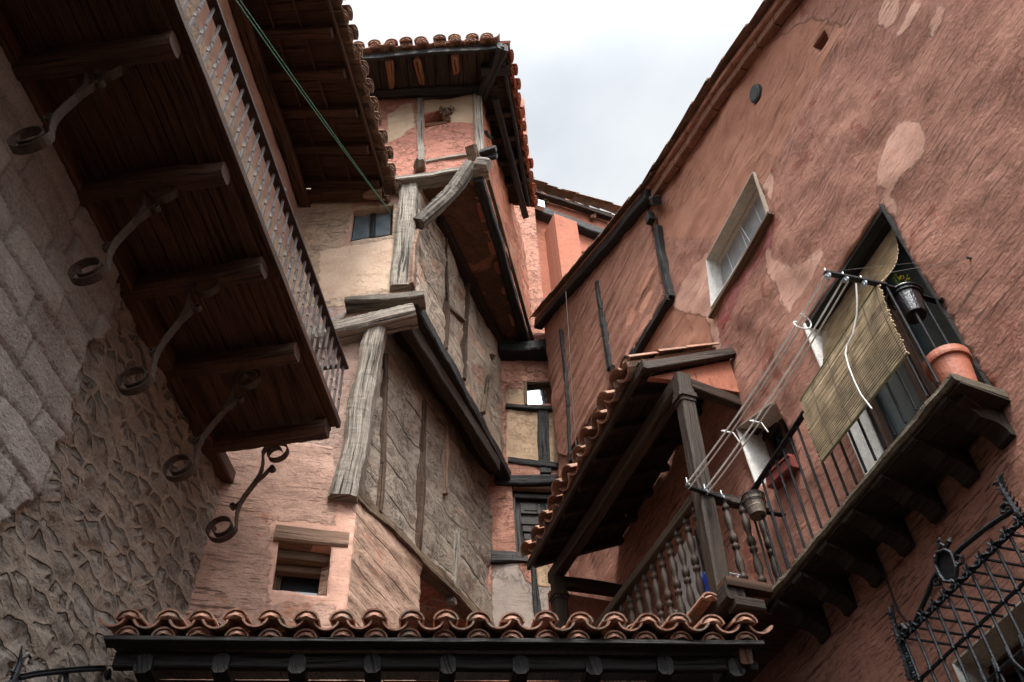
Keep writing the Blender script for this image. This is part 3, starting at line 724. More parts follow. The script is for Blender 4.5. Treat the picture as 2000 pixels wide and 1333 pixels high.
# second storey front + side
fl = FP.uv((600, 700))[0]
wall('front_wall', FP, [(-2.95, 5.7), (-1.5, 5.7), (-1.5, 8.8), (-2.95, 8.8)], M['greypink'], TH, res=.06, th=.3, amp=.03, label=None) if False else wall('front_wall', FP, [(-2.95, 5.9), (-1.5, 5.9), (-1.5, 8.8), (-2.95, 8.8)], M['greypink'], TH, res=.05, th=.3, amp=.035)
def mud_disp(sp_, a):
    def f(u, v):
        x = v + .03*noise.noise(Vector((u*.7, v*1.1, 3))); fr = (x/sp_) % 1.0
        l = max(0, 1-min(fr, 1-fr)/.05); br = max(0, min(1, (noise.noise(Vector((u*2.0, v*3, 8)))+.25)*3))
        return -a*.6*l*br + .008*noise.fractal(Vector((u*5, v*7, 2)), 1.0, 2.1, 4) + .012*((fr-.5)*br)
    return f
wall('side_wall', W2, [(0, 5.98), (1.0, 6.05), (3.25, 6.35), (3.25, 8.95), (0, 8.8)], M['mud2'], TH, res=.042, th=.25, amp=.05, disp=mud_disp(.40, .035), rag=.05)
wall('side_wall', W3, [(0, 8.82), (3.25, 8.82), (3.25, 11.45), (0, 11.45)], M['mud3'], TH, res=.042, th=.25, amp=.05, disp=mud_disp(.36, .035), rag=.03,
     holes=[[W3.uv(p) for p in qs('z5', 1128, 690, 1158, 700, 1162, 760, 1136, 745)]])
hw = [(690, 412), (768, 402), (766, 459), (682, 473)]
HW = [FP.uv(p) for p in hw]
wall('front_wall', FP, [(-3.1, 8.8), (-1.14, 8.8), (-1.14, 11.55), (-3.1, 11.55)], M['cream'], TH, holes=[HW], res=.05, th=.16, amp=.03,
     patches={'patch': [[FP.uv(p) for p in [(672, 475), (690, 395), (790, 372), (790, 470), (768, 470), (775, 395), (700, 402), (682, 500), (655, 500)]]],
              'bright': [[FP.uv(p) for p in [(625, 490), (780, 462), (775, 560), (700, 575), (620, 590)]]]})
hh = qs('z4', 768, 505, 800, 488, 862, 470, 885, 490, 915, 512, 915, 540, 768, 572)
wall('front_wall', FP, [(-3.2, 11.42), (-.27, 11.42), (-.27, 13.92), (-3.2, 13.92)], M['salmon'], TH, holes=[[FP.uv(p) for p in hh]], res=.05, th=.2, amp=.03,
     patches={'patch': [[FP.uv(p) for p in qs('z4', 560, 500, 640, 440, 700, 440, 720, 560, 640, 620, 560, 650)], [FP.uv(p) for p in qs('z4', 765, 400, 1045, 390, 1045, 540, 960, 535, 915, 545, 900, 500, 850, 470, 765, 490)]]})
wall('side_wall', W4, [(0, 11.4), (3.3, 11.4), (3.3, 14.3), (0, 14.0)], M['orange'], TH, res=.045, th=.2, amp=.05, disp=mud_disp(.5, .03), rag=.03)
# jetty undersides
b = MB(); hh_ = 8.74
b.plate([W2.at(-.02, hh_, -.15), W3.at(-.02, hh_, -.02), W3.at(3.3, hh_, -.02), W2.at(3.3, hh_, -.15)], Vector((0, 0, -1)), .05); b.obj('jetty_soffit', M['nearblack'], TH)
b = MB(); hh_ = 11.40
def soff(name, quad, h, mat, parent, res=.06, amp=.03):
    bb = MB(); n = 44; m = 12; vs = []; fs = []; us = []
    for i in range(n+1):
        for k in range(m+1):
            a = quad[0].lerp(quad[1], i/n); c = quad[3].lerp(quad[2], i/n); p = a.lerp(c, k/m); p = p + Z*amp*noise.fractal(p*5, 1.0, 2.0, 3); vs.append(p)
    for i in range(n):
        for k in range(m):
            f = [i*(m+1)+k, (i+1)*(m+1)+k, (i+1)*(m+1)+k+1, i*(m+1)+k+1]; fs.append(f); us.append([(vs[j].x, vs[j].y) for j in f])
    bb.add(vs, fs, us); return bb.obj(name, mat, parent)
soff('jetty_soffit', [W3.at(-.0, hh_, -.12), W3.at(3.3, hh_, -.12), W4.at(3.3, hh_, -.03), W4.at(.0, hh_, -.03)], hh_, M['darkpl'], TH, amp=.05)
soff('floor_soffit', [W2.at(1.0, 6.05, -1.2), W2.at(3.3, 6.25, -1.2), W2.at(3.3, 6.25, -.03), W2.at(1.0, 6.05, -.03)], 6, M['orange'], TH, amp=.02)
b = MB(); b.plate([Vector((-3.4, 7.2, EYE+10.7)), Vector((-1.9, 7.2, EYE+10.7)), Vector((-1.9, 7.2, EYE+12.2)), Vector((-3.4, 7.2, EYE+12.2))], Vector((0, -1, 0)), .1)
b.plate([Vector((-3.25, 5.6, EYE+11.2)), Vector((-3.25, 7.4, EYE+11.2)), Vector((-3.25, 7.4, EYE+12.2)), Vector((-3.25, 5.6, EYE+12.2))], Vector((1, 0, 0)), .1); b.obj('inner_wall', M['darkpl'], TH)  # filler plates added to stop sky light leaking through the gap
# inner darkness backing for the hollow behind the brace
b = MB(); b.plate([FP.at(-1.2, 11.05, -.35), FP.at(-.3, 11.05, -.35), FP.at(-.3, 11.45, -.35), FP.at(-1.2, 11.45, -.35)], FP.N, .03)
# edge beams of the jetties
b = MB(); b.beam(W3.at(-.05, 8.70, .02), W3.at(3.2, 8.70, .0), .16, .20, jit=.03); b.obj('jetty_beam', M['black'], TH)
b = MB(); a = HP(8.48, (785, 622)); c = HP(8.48, (968, 912)); b.beam(a, c, .13, .2, jit=.02); b.obj('jetty_beam', M['nearblack'], TH)
b = MB(); a = HP(8.6, (800, 600)); c = HP(8.62, (985, 900)); b.beam(a + Vector((-.08, .05, -.02)), c + Vector((-.1, 0, 0)), .1, .1, jit=.02); b.obj('jetty_beam', M['oldwood'], TH)
b = MB(); b.beam(W4.at(-.04, 11.36, -.06), W4.at(3.2, 11.36, -.06), .13, .17, jit=.02); b.obj('jetty_beam', M['black'], TH)
b = MB(); b.beam(W3.at(.6, 11.3, .05), W3.at(3.2, 11.3, .05), .12, .16, jit=.02); b.obj('jetty_beam', M['nearblack'], TH)
b = MB(); b.beam(W4.at(.1, 11.55, .035), W4.at(3.2, 11.5, .035), .05, .09, jit=.01); b.obj('wall_timber', M['oldwood'], TH)
# timbers standing in the side walls
for pl, z, cs, mt, w in ((W2, 'z', [q('z5', 560, 690), q('z5', 548, 1300), q('z6', 524, 385)], 'oldwood2', .05), (W2, 'z', [q('z5', 772, 950), q('z6', 775, 50), q('z6', 740, 640)], 'oldwood2', .06),
                        (W2, 'z', [q('z5', 893, 1095), q('z6', 900, 280)], 'lint', .06), (W2, 'z', [q('z6', 968, 488), q('z6', 940, 890)], 'greywood', .075),
                        (W3, 'z', [(873, 440), q('z5', 893, 100), q('z5', 903, 400), q('z5', 898, 660)], 'oldwood2', .05), (W3, 'z', [(918, 520), q('z5', 1012, 500), q('z5', 998, 830)], 'oldwood2', .06),
                        (W3, 'z', [q('z5', 1132, 810), q('z5', 1105, 1020)], 'oldwood', .05), (W4, 'z', [q('z4', 1120, 590), q('z4', 1165, 640)], 'black', .05),
                        (W3, 'z', [q('z5', 905, 410), q('z5', 1000, 500)], 'oldwood', .035)):
    b = MB()
    for i in range(len(cs)-1): wbeam(b, pl, cs[i], cs[i+1], w, .09, .045, jit=.03)
    b.obj('wall_timber', M[mt], TH)
b = MB(); b.beam(W2.at(-.1, 5.95, -.02), W2.at(3.2, 6.3, -.02), .16, .16, jit=.045); b.obj('sill_beam', M['oldwood'], TH)
# corner posts
b = MB(); wbeam(b, FP, q('z5', 505, 465), (668, 968), .22, .24, .14, jit=.032, bev=.2, taper=1.15); b.obj('corner_post', M['greywood'], TH, label='leaning grey corner post, the lower one')
b = MB(); wbeam(b, FP, (800, 345), (781, 556), .25, .24, .10, jit=.035, bev=.15); b.obj('corner_post', M['greywood'], TH, label='wide grey corner post beside the upper window')
b = MB(); wbeam(b, FP, (931, 183), (939, 297), .13, .16, .05, jit=.02); b.obj('corner_post', M['greywood'], TH)
b = MB(); wbeam(b, FP, (819, 192), (821, 325), .10, .1, .03, jit=.025); b.obj('wall_timber', M['greywood'], TH)
b = MB(); wbeam(b, FP, q('z4', 775, 752), q('z4', 1015, 712), .06, .1, .04, jit=.015); b.obj('wall_timber', M['greywood'], TH)
b = MB(); wbeam(b, FP, q('z4', 770, 398), q('z4', 1040, 375), .1, .1, .03, jit=.02); b.obj('wall_timber', M['nearblack'], TH)
# front beams
b = MB(); wbeam(b, FP, (560, 655), q('z5', 712, 430), .21, .24, .22, jit=.04, bev=.16); b.obj('front_beam', M['greywood'], TH, label='lower projecting beam with sawn end above the leaning post')
b = MB(); wbeam(b, FP, q('z5', 322, 385), q('z5', 765, 345), .10, .22, .20, jit=.03); b.obj('front_beam', M['greywood2'], TH)
b = MB(); wbeam(b, FP, q('z5', 555, 375), q('z5', 650, 360), .11, .2, .17, jit=.05, bev=.3); b.obj('beam_block', M['oldwood'], TH)
b = MB(); wbeam(b, FP, q('z4', 610, 850), q('z4', 1120, 775), .11, .2, .17, jit=.03); b.log(FP.P(q('z4', 1060, 770), .16), FP.P(q('z4', 1130, 778), .17), .1, .1, .02, 5); b.obj('front_beam', M['greywood'], TH)
b = MB(); b.log(FP.P(q('z4', 740, 800), .0), FP.P(q('z4', 742, 765), .2), .09, .08, .03, 5); b.obj('beam_block', M['oldwood'], TH); b = MB(); b.beam(FP.P(q('z4', 1045, 750), .1), FP.P(q('z4', 1020, 675), .24), .15, .13, jit=.04); b.obj('beam_block', M['oldwood'], TH)
b = MB(); b.beam(FP.P(q('z4', 1080, 715), .05), FP.P(q('z4', 1168, 692), .12), .09, .07, up=FP.N, jit=.03); b.obj('beam_block', M['black'], TH); b = MB(); b.beam(FP.P(q('z4', 1080, 745), .0), FP.P(q('z4', 1172, 730), .05), .09, .06, up=FP.N, jit=.03); b.obj('beam_block', M['black'], TH)
b = MB(); b.beam(FP.P(q('z4', 728, 1100), .06), FP.P(q('z4', 1025, 785), .14), .18, .17, up=FP.N, jit=.05, bev=.22, bend=.04); b.obj('brace', M['greywood2'], TH, label='thick diagonal brace under the top storey')
b = MB(); wbeam(b, W3, (818, 452), (808, 556), .1, .1, .04, jit=.05); b.obj('wall_timber', M['lint'], TH)
# window
b = MB(); b.plate([FP.P(p, -.10) for p in hw], FP.N, .02); WN = b.obj('window', M['curtain'], TH)
b = MB()
for i in range(4): wbeam(b, PL((0, 7.05), 90), hw[i], hw[(i+1) % 4], .06, .04, .02)
wbeam(b, PL((0, 7.05), 90), q('z4', 482, 1040), q('z4', 478, 1180), .07, .04, .025); b.obj('window_frame', M['black'], WN)
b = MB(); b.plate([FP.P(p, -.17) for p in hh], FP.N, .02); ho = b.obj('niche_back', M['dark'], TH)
b = MB(); wbeam(b, FP, q('z4', 765, 552), q('z4', 915, 530), .10, .1, -.07, jit=.015); b.obj('niche_lintel', M['orangewood'], TH)
b = MB(); nb = b; p = FP.P(q('z4', 892, 478), .02)
for k in range(26): b.log(p + Vector((U(-.1, .1), U(-.03, .03), U(-.1, .1))), p + Vector((U(-.12, .12), U(-.04, .04), U(-.14, .1))), .02, .012, .01, 3, 5)
nest = b.obj('bird_nest', M['oldwood']); tag(nest, 'ragged old nest of twigs stuck in the hole below the tower eave', 'nest')
# roof of the tower
CR = Vector((.15, 6.1, EYE + 13.72)); fd = Vector((-1, -.0, -.02)).normalized(); FE = Vector((-3.2, 6.14, EYE+13.66)); s2 = Vector((.47, 8.95, EYE+13.78))
b = MB()
n_ = 16
for k in range(n_):
    x0 = k/n_; x1 = (k+1)/n_-.004
    b.plate([CR.lerp(FE, x0), CR.lerp(FE, x1), CR.lerp(FE, x1) + Vector((-.05, 1.1, .25)), CR.lerp(FE, x0) + Vector((-.05, 1.1, .25))], Vector((0, 0, -1)), .03)
for k in range(n_):
    x0 = k/n_; x1 = (k+1)/n_-.004
    b.plate([CR.lerp(s2, x0), CR.lerp(s2, x1), CR.lerp(s2, x1) + Vector((-.8, .1, .22)), CR.lerp(s2, x0) + Vector((-.8, .1, .22))], Vector((0, 0, -1)), .03)
b.plate([CR + Vector((-.06, .06, .06)), FE + Vector((0, .06, .06)), FE + Vector((0, 1.2, .4)), CR + Vector((-.8, 1.2, .4))], Z, .02)
b.plate([CR + Vector((-.06, .06, .06)), CR + Vector((-1.2, .6, .5)), s2 + Vector((-1.2, .1, .5)), s2 + Vector((-.05, 0, .06))], Z, .02)
RF = b.obj('roof', M['nearblack'], TH)
for k, px in enumerate((575, 740, 935)):
    b = MB(); b.log(FP.P((590, 385 - k*22)[0] and q('z4', (592, 765, 962)[k], (392, 368, 340)[k]), .02), Vector((FP.P(q('z4', (560, 722, 932)[k], (238, 215, 190)[k]), .8).x, 6.2, EYE+13.62)), .055, .06, .02, 8)
    b.obj('rafter', M['orangewood'], RF)
for k in range(4):
    a = W4.at(.35+.42*k, 13.75, .0); c = a + Vector((.42, -.05, -.02)); b = MB(); b.beam(a, c, .09, .1, jit=.02); b.obj('rafter', M['nearblack'], RF)
b = MB(); b.beam(CR + Vector((0, .03, -.04)), FE + Vector((0, .03, -.04)), .05, .13, jit=.02); b.beam(CR + Vector((-.05, 0, -.04)), s2 + Vector((-.05, 0, -.04)), .05, .1, jit=.02)
b.beam(Vector((-.25, 6.95, EYE+13.78)), CR + Vector((-.02, .02, -.06)), .17, .17, jit=.03); b.beam(Vector((-3, 6.82, EYE+13.86)), Vector((.02, 6.82, EYE+13.84)), .13, .15, jit=.03)
b.beam(Vector((-.22, 6.5, EYE+13.70)), Vector((.22, 6.5, EYE+13.72)), .15, .18, jit=.03)
b.beam(W4.at(.0, 13.6, .22), W4.at(2.2, 13.6, .22), .1, .12, jit=.02)
b.obj('eave_beam', M['black'], RF)
b = MB(); dnf = Vector((0, -math.cos(.38), -math.sin(.38)))
tile_rows(b, Vector((.15, 6.02, EYE+13.76)) - Vector((.13, 0, 0)) + Vector((.0, 0, 0)), Vector((-1, .01, -.01)), dnf, 14, .238, 2, under=True, r=.10, jit=.02)
b.obj('roof_tiles', M['clay'], RF)
b = MB(); sdv = (s2-CR).normalized(); dns = (Vector((sdv.y, -sdv.x, 0))*math.cos(.38) - Z*math.sin(.38))
tile_rows(b, CR + Vector((.08, .12, .03)), sdv, dns, 12, .24, 3, under=True, r=.10, jit=.015)
b.obj('roof_tiles', M['clayred'], RF)
# ================================================================ PINK HOUSE (low, with the deep square window)
PH = thing('pink_house', 'low pink plastered house with a deep square window under a tan lintel', 'house', (-2.2, 7.0, 0))
C1 = L1F.uv((697, 990)); cw = L1F.at(C1[0], 0); L1S = PL((cw.x, cw.y), 20.6)
wq = [(545, 1057), (646, 1072), (638, 1166), (531, 1152)]
topv = L1F.uv((655, 962))[1]
sm = qs('zl', 1500, 420, 2000, 470, 2060, 900, 1500, 900)
wall('front_wall', L1F, [(-.35, 1.5), (C1[0], 1.5), (C1[0], C1[1]+.02), (L1F.uv((655, 962))[0], topv), (L1F.uv((650, 872))[0], L1F.uv((650, 872))[1]), (-.35, L1F.uv((430, 868))[1]+.1)],
     M['pink'], PH, holes=[[L1F.uv(p) for p in wq]], res=.045, th=.34, amp=.03, patches={'smooth': [[L1F.uv(p) for p in sm], [L1F.uv(p) for p in [(650, 980), (700, 1000), (712, 1215), (660, 1215)]]]}, rag=.01,
     disp=lambda u, v: .012*noise.noise(Vector((u*3, v*16, 1))))
wall('side_wall', L1S, [(0, 1.5), (1.31, 1.5), (1.31, 6.08), (0, 6.02)], M['pinkboard'], PH, res=.04, th=.3, amp=.02, disp=lambda u, v: .018*noise.noise(Vector((u*2, v*11, 4))))
b = MB(); lq = qs('zl', 1537, 437, 1951, 483, 1942, 580, 1530, 536); wbeam(b, L1F, q('zl', 1533, 487), q('zl', 1946, 532), .165, .14, .045, jit=.008); b.obj('lintel', M['lint'], PH)
b = MB(); L1B = PL((L1F.at(0, 0, -.3).x, L1F.at(0, 0, -.3).y), 74.6)
u0, v0 = L1F.uv(wq[3]); u1, v1 = L1F.uv(wq[1])
b.plate([L1F.at(u0-.1, v0-.1, -.33), L1F.at(u1+.1, v0-.1, -.33), L1F.at(u1+.1, v1+.2, -.33), L1F.at(u0-.1, v1+.2, -.33)], L1F.N, .02)
PW = b.obj('window', M['glass'], PH)
b = MB()
for (a0, a1, c0, c1) in ((u0, v0, u1, v0), (u0, v1-.06, u1, v1-.06), (u0+.02, v0, u0+.02, v1), (u1-.02, v0, u1-.02, v1)): b.beam(L1F.at(a0, a1+.02, -.29), L1F.at(c0, c1+.02, -.29), .07, .06, up=L1F.N)
b.obj('window_frame', M['oldwood'], PW)
b = MB(); b.beam(L1F.at(u0-.05, v1-.04, -.13), L1F.at(u1+.05, v1-.04, -.13), .1, .1, jit=.01); b.beam(L1F.at(u0-.05, v1-.10, -.22), L1F.at(u1+.05, v1-.10, -.22), .1, .1, jit=.01); b.obj('inner_lintel', M['oldwood'], PW)
# ================================================================ FAR HOUSE
FH = thing('far_house', 'narrow pink house closing the alley, with black timbers and a panelled door', 'house', (0.2, 10.4, 0))
def fuv(l): return [FW.uv(p) for p in l]
dr = qs('z6', 1255, 225, 1560, 240, 1560, 620, 1280, 612)
du_ = fuv(dr); w_ = fuv([(1024, 746), (1088, 746), (1088, 790), (1026, 790)])
wall('wall', FW, [(-2.2, 4.0), (1.4, 4.0), (1.4, 11.75), (-1.2, 11.75), (-1.2, 8.0), (-2.2, 8.0)], M['far'], FH, holes=[du_, w_], res=.05, th=.2, amp=.035,
     patches={'tanp': [fuv(qs('z5', 1225, 990, 1560, 990, 1565, 1300, 1220, 1265)), fuv(qs('z5', 1222, 880, 1320, 880, 1325, 965, 1225, 965)), fuv(qs('z6', 1395, 680, 1460, 680, 1500, 800, 1395, 790))],
              'grey': [fuv(qs('z6', 1145, 660, 1290, 670, 1320, 760, 1370, 800, 1390, 1040, 1140, 1040)), fuv(qs('z6', 1400, 800, 1500, 800, 1500, 1040, 1410, 1040))]})
def fb(a, c, w, d=.12, pr=.05, mat='black', name='wall_timber', jit=.025, bend=0):
    b = MB(); wbeam(b, FW, a, c, w, d, pr, jit=jit, bend=bend); return b.obj(name, M[mat], FH)
fb(q('z5', 1185, 640), q('z5', 1475, 635), .20, .3, .25, jit=.06, name='projecting_beam')
fb(q('z5', 1222, 975), q('z5', 1550, 986), .08, .1, .06)
fb(q('z5', 1432, 992), q('z5', 1440, 1290), .165, .1, .035)
fb(q('z5', 1235, 1275), q('z5', 1430, 1298), .10, .1, .05); fb(q('z5', 1400, 1290), q('z5', 1575, 1318), .10, .1, .055)
fb(q('z6', 1415, 150), q('z6', 1475, 155), .13, .1, .05, jit=.05)
fb(q('z6', 1163, 195), q('z6', 1600, 198), .16, .14, .06)
fb(q('z6', 1140, 628), q('z6', 1345, 635), .16, .14, .05, mat='door')
fb(q('z6', 1372, 670), q('z6', 1405, 1010), .075, .1, .03, mat='black')
b = MB(); b.plate([FW.P(p, -.14) for p in qs('z6', 1240, 200, 1600, 200, 1600, 640, 1240, 640)], FW.N, .03); DR = b.obj('door', M['door'], FH)
b = MB()
ua, va = FW.uv(q('z6', 1262, 262)); ub, vb = FW.uv(q('z6', 1275, 600))
b.beam(FW.at(ua, vb-.1, -.1), FW.at(ua, va, -.1), .07, .06, up=FW.N); b.beam(FW.at(ua, va-.03, -.1), FW.at(ua+1, va-.03, -.1), .07, .06, up=FW.N); b.obj('door_frame', M['oldwood'] if False else M['door'], DR)
b = MB(); w0 = .29
vtop = va-.12; x = ua+.10
rows = [(.0, .17, (0, 1)), (.25, .80, (0, 1)), (.9, 1.5, (0, 1))]
for (r0, r1, cs) in rows:
    for c in range(3):
        xa = x + c*.34; xb = xa + .27
        if r0 == .25:
            yy = r0
            for kk in range(4):
                ins = .03*min(kk, 3)
                b.box(FW.at((xa+xb)/2, vtop-yy-.05, -.125), FW.U*(.13-ins*.4), Z*.045, FW.N*(.012+.006*(kk % 2))); yy += .125
        else: b.box(FW.at((xa+xb)/2, vtop-(r0+r1)/2, -.125), FW.U*.13, Z*((r1-r0)/2), FW.N*.014); b.box(FW.at((xa+xb)/2, vtop-(r0+r1)/2, -.115), FW.U*.085, Z*((r1-r0)/2-.045), FW.N*.014)
b.obj('door_panel', M['brown2'] if False else M['door'], DR)
fb(q('z6', 1262, 238), q('z6', 1600, 252), .06, .08, -.02, mat='lint')
b = MB(); wr = PL((FW.P((1057, 768), -.06).x, FW.P((1057, 768), -.06).y), 86); b.plate([wr.P(p) for p in [(1022, 740), (1094, 740), (1094, 796), (1022, 796)]], wr.N, .01); FWN = b.obj('window', M['glasssky'], FH)
b = MB()
for a, c, w in (((1026, 747), (1026, 792), .06), ((1086, 747), (1086, 792), .06), ((1020, 750), (1092, 750), .07), ((1079, 752), (1079, 790), .02)): wbeam(b, FW, a, c, w, .08, -.06)
b.obj('window_frame', M['black'], FWN)
b = MB()
for a, c, w in ((q('z5', 1330, 840), q('z5', 1335, 968), .05), (q('z5', 1318, 842), q('z5', 1515, 846), .03), (q('z5', 1508, 845), q('z5', 1512, 968), .05)): wbeam(b, FW, a, c, w, .05, .02)
b.obj('window_surround', M['oldwood'], FWN)
# ================================================================ REAR HOUSE (over the gap)
RH = thing('rear_orange_house', 'orange plastered rear house with black beam and buttress under a ragged tile verge', 'house', (1.3, 11.6, 0))
FU = PL((0, 10.35), 81); RP = PL((0, 11.1), 66)
wall('upper_wall', FU, [(-.5, 10.9), (.58, 10.9), (.62, 20.5), (-.5, 20.5)], M['far'], RH, res=.08, th=.2, amp=.02, patches={'tanp': [rect(.35, 11.2, .6, 11.6)], 'grey': [rect(-9, 0, -8, 1)]})
rtop = [RP.uv(p) for p in [(1020, 362), (1215, 425)]]
sl = (rtop[1][1]-rtop[0][1])/(rtop[1][0]-rtop[0][0])
def rt(u, d=0): return rtop[0][1] + sl*(u-rtop[0][0]) + d
wall('wall', RP, [(-.3, 9), (5, 9), (5, rt(5)), (-.3, rt(-.3))], M['terra'], RH, res=.12, th=.2, amp=.03)
b = MB(); wbeam(b, RP, (1038, 402), (1200, 458), .26, .3, .2, jit=.03); b.obj('beam', M['black'], RH)
b = MB()
bu0 = RP.uv((1080, 425))[0]; bu1 = RP.uv((1127, 430))[0]; bv = RP.uv((1100, 428))[1]
BT = PL(RP.at(0, 0, .5)[:2], 66); bu0 = BT.uv((1083, 425))[0]; bu1 = BT.uv((1126, 432))[0]; bv = BT.uv((1100, 424))[1]
b.plate([BT.at(bu0, 9), BT.at(bu1, 9), BT.at(bu1, bv-.03), BT.at(bu0, bv+.03)], BT.N, .55); b.obj('buttress', M['terra'], RH)
b = MB(); b.tube([RP.P(p, .02) for p in qs('r6', 655, 705, 668, 692, 690, 690, 705, 700)], .02, 6); b.obj('moulding', M['terra'], RH)
b = MB(); a = RP.P((1042, 378), .12); c = RP.P((1196, 428), .12); b.beam(a, c, .14, .09, jit=.02); b.obj('verge_board', M['nearblack'], RH)
b = MB(); dv = (RP.at(rtop[1][0], rtop[1][1]) - RP.at(rtop[0][0], rtop[0][1])).normalized()
st0 = RP.P((1030, 366), .1)
for k in range(22):
    for s_ in range(3):
        b.tile(st0 + dv*(.27*k - .3) + RP.N*(.10-.22*s_) + Z*(.02), dv, RP.N, .1, .125, .40, convex=(s_ != 1), jit=.035, n=6)
b.obj('roof_tiles', M['claydark'], RH)
b = MB()
for p in (q('r6', 470, 395), q('r6', 735, 490)):
    c = RP.P(p, .08)
    for k in range(14): b.log(c + Vector((U(-.06, .06), U(-.04, .04), U(-.12, .1))), c + Vector((U(-.1, .1), U(-.05, .05), U(-.16, .14))), .04, .02, .02, 3, 6)
b.obj('broken_mortar', M['darkpl'], RH)
b = MB(); a = RP.P(q('r6', 440, 430), .3); b.box(a, RP.U*.09, Z*.12, RP.N*.05); b.obj('cable_clip', M['zinc'], RH)
# ================================================================ RED HOUSE (right)
RD = thing('red_house', 'tall red plastered house with pale repair patches, roller blind window and stone balcony', 'house', RW.at(4, -EYE))
def ruv(l): return [RW.uv(p) for p in l]
ev = ruv([(1547, 0), (1422, 165), (1280, 378), (1066, 622)])
e0, e1, e2, e3 = ev
def etop(u): 
    for a, c in ((e0, e1), (e1, e2), (e2, e3)):
        if u <= c[0]: return a[1] + (c[1]-a[1])*(u-a[0])/(c[0]-a[0])
    return e3[1] + (e3[1]-e2[1])/(e3[0]-e2[0])*(u-e3[0])
W1 = rect(3.74, 7.10, 4.77, 7.71); BWN = rect(2.78, 3.70, 3.87, 5.72); W2N = rect(4.50, 4.62, 5.08, 5.60)
w1p = ruv([(1475, 338), (1384, 508), (1394, 600), (1503, 424)]); bwp = ruv([(1720, 407), (1573, 632)])
W1 = [w1p[0], w1p[1], w1p[2], w1p[3]]
BWN = [(bwp[0][0]-.02, 3.70), (bwp[1][0], 3.70), (bwp[1][0], bwp[1][1]), (bwp[0][0]-.02, bwp[0][1])]
w2p = ruv(qs('r4', 1745, 540, 1552, 680, 1665, 1000, 1890, 858))
W2N = w2p
sqh = ruv(qs('r1', 875, 165, 900, 215, 858, 295, 820, 262))
grh = ruv([(1878, 1290), (2000, 1140)])
GH = rect(min(grh[1][0]-1.0, .6), .4, grh[0][0]+.04, grh[0][1])
tand = ruv(qs('r6', 1090, 690, 1160, 940, 960, 1330, 1240, 1333, 1300, 1100, 1180, 960))
pp = [qs('r1', 1330, 655, 1410, 690, 1455, 760, 1445, 850, 1380, 940, 1310, 1000, 1255, 1080, 1285, 1130, 1280, 1205, 1225, 1190, 1195, 1140, 1215, 1080, 1180, 1000, 1195, 900, 1215, 820, 1240, 740),
      qs('r1', 1190, 10, 1300, -20, 1310, 60, 1280, 130, 1220, 165, 1180, 130), qs('r1', 1380, 20, 1440, 0, 1430, 60, 1380, 130, 1330, 200, 1275, 240, 1285, 190, 1340, 120),
      qs('r1', 1550, 5, 1580, 50, 1540, 150, 1490, 215, 1455, 215, 1480, 140, 1520, 60), qs('r1', 565, 770, 600, 840, 590, 885, 565, 880, 548, 820),
      qs('r1', 500, 900, 545, 890, 600, 1000, 585, 1120, 560, 1110), qs('r1', 375, 1090, 385, 1120, 345, 1210, 322, 1222, 330, 1160),
      qs('r2', 225, 265, 250, 330, 262, 400, 250, 570, 275, 580, 330, 840, 345, 870, 190, 800, 150, 790, 130, 650, 30, 560, 110, 410),
      qs('r2', 560, 215, 600, 300, 680, 340, 760, 330, 820, 290, 868, 235, 875, 290, 830, 370, 770, 470, 720, 540, 695, 605, 665, 590, 640, 510, 600, 420, 560, 370, 540, 280),
      qs('r6', 1060, 780, 1090, 790, 1060, 880, 1010, 925, 995, 890), qs('r6', 1060, 905, 1090, 900, 1050, 1000, 1010, 1040, 1005, 990), qs('r6', 960, 1000, 990, 1010, 965, 1100, 930, 1100, 935, 1050),
      qs('r6', 1050, 1040, 1080, 1050, 960, 1230, 900, 1330, 900, 1300, 980, 1160)]
stn = [qs('r2', 540, 100, 600, 130, 600, 200, 560, 240, 520, 330, 470, 400, 420, 480, 380, 560, 350, 700, 310, 720, 300, 620, 330, 500, 400, 420, 470, 340, 530, 230),
       qs('r4', 1480, 190, 1510, 200, 1510, 290, 1485, 290), qs('zl', 0, 0, 1, 0, 1, 1)]
stn = stn[:2]
tanl = [ruv(qs('r1', 0, 850, 500, 300, 800, 100, 1000, 150, 700, 700, 450, 1200, 250, 1333, -100, 1333)), ruv([(1380, 620), (1430, 800), (1250, 700), (1290, 600)])]
toe = [(-5, -1.6), (9.05, -1.6), (9.05, etop(9.05))] + [(u_, etop(u_)) for u_ in (8, 7, e2[0], 5, e1[0], e0[0])] + [(1.2, 8.5), (-5, 8.4)]
def red_disp(u, v):
    return .012*noise.noise(Vector((u*1.2, v*13, 1)))*max(0, noise.noise(Vector((u*.8, v*.8, 5)))+.3) + .006*noise.noise(Vector((u*8, v*8, 2)))
diag = ruv([(1302, 590), (1110, 892)])
wall('wall', RW, toe, M['red'], RD, holes=[W1, BWN, W2N, sqh, GH], res=.055, th=.28, amp=.035, disp=red_disp, dens=lambda x, y: x > 1.2 and y > 1.4,
     patches={'patch': [ruv(p) for p in pp], 'stain': [ruv(p) for p in stn], 'tan': tanl})
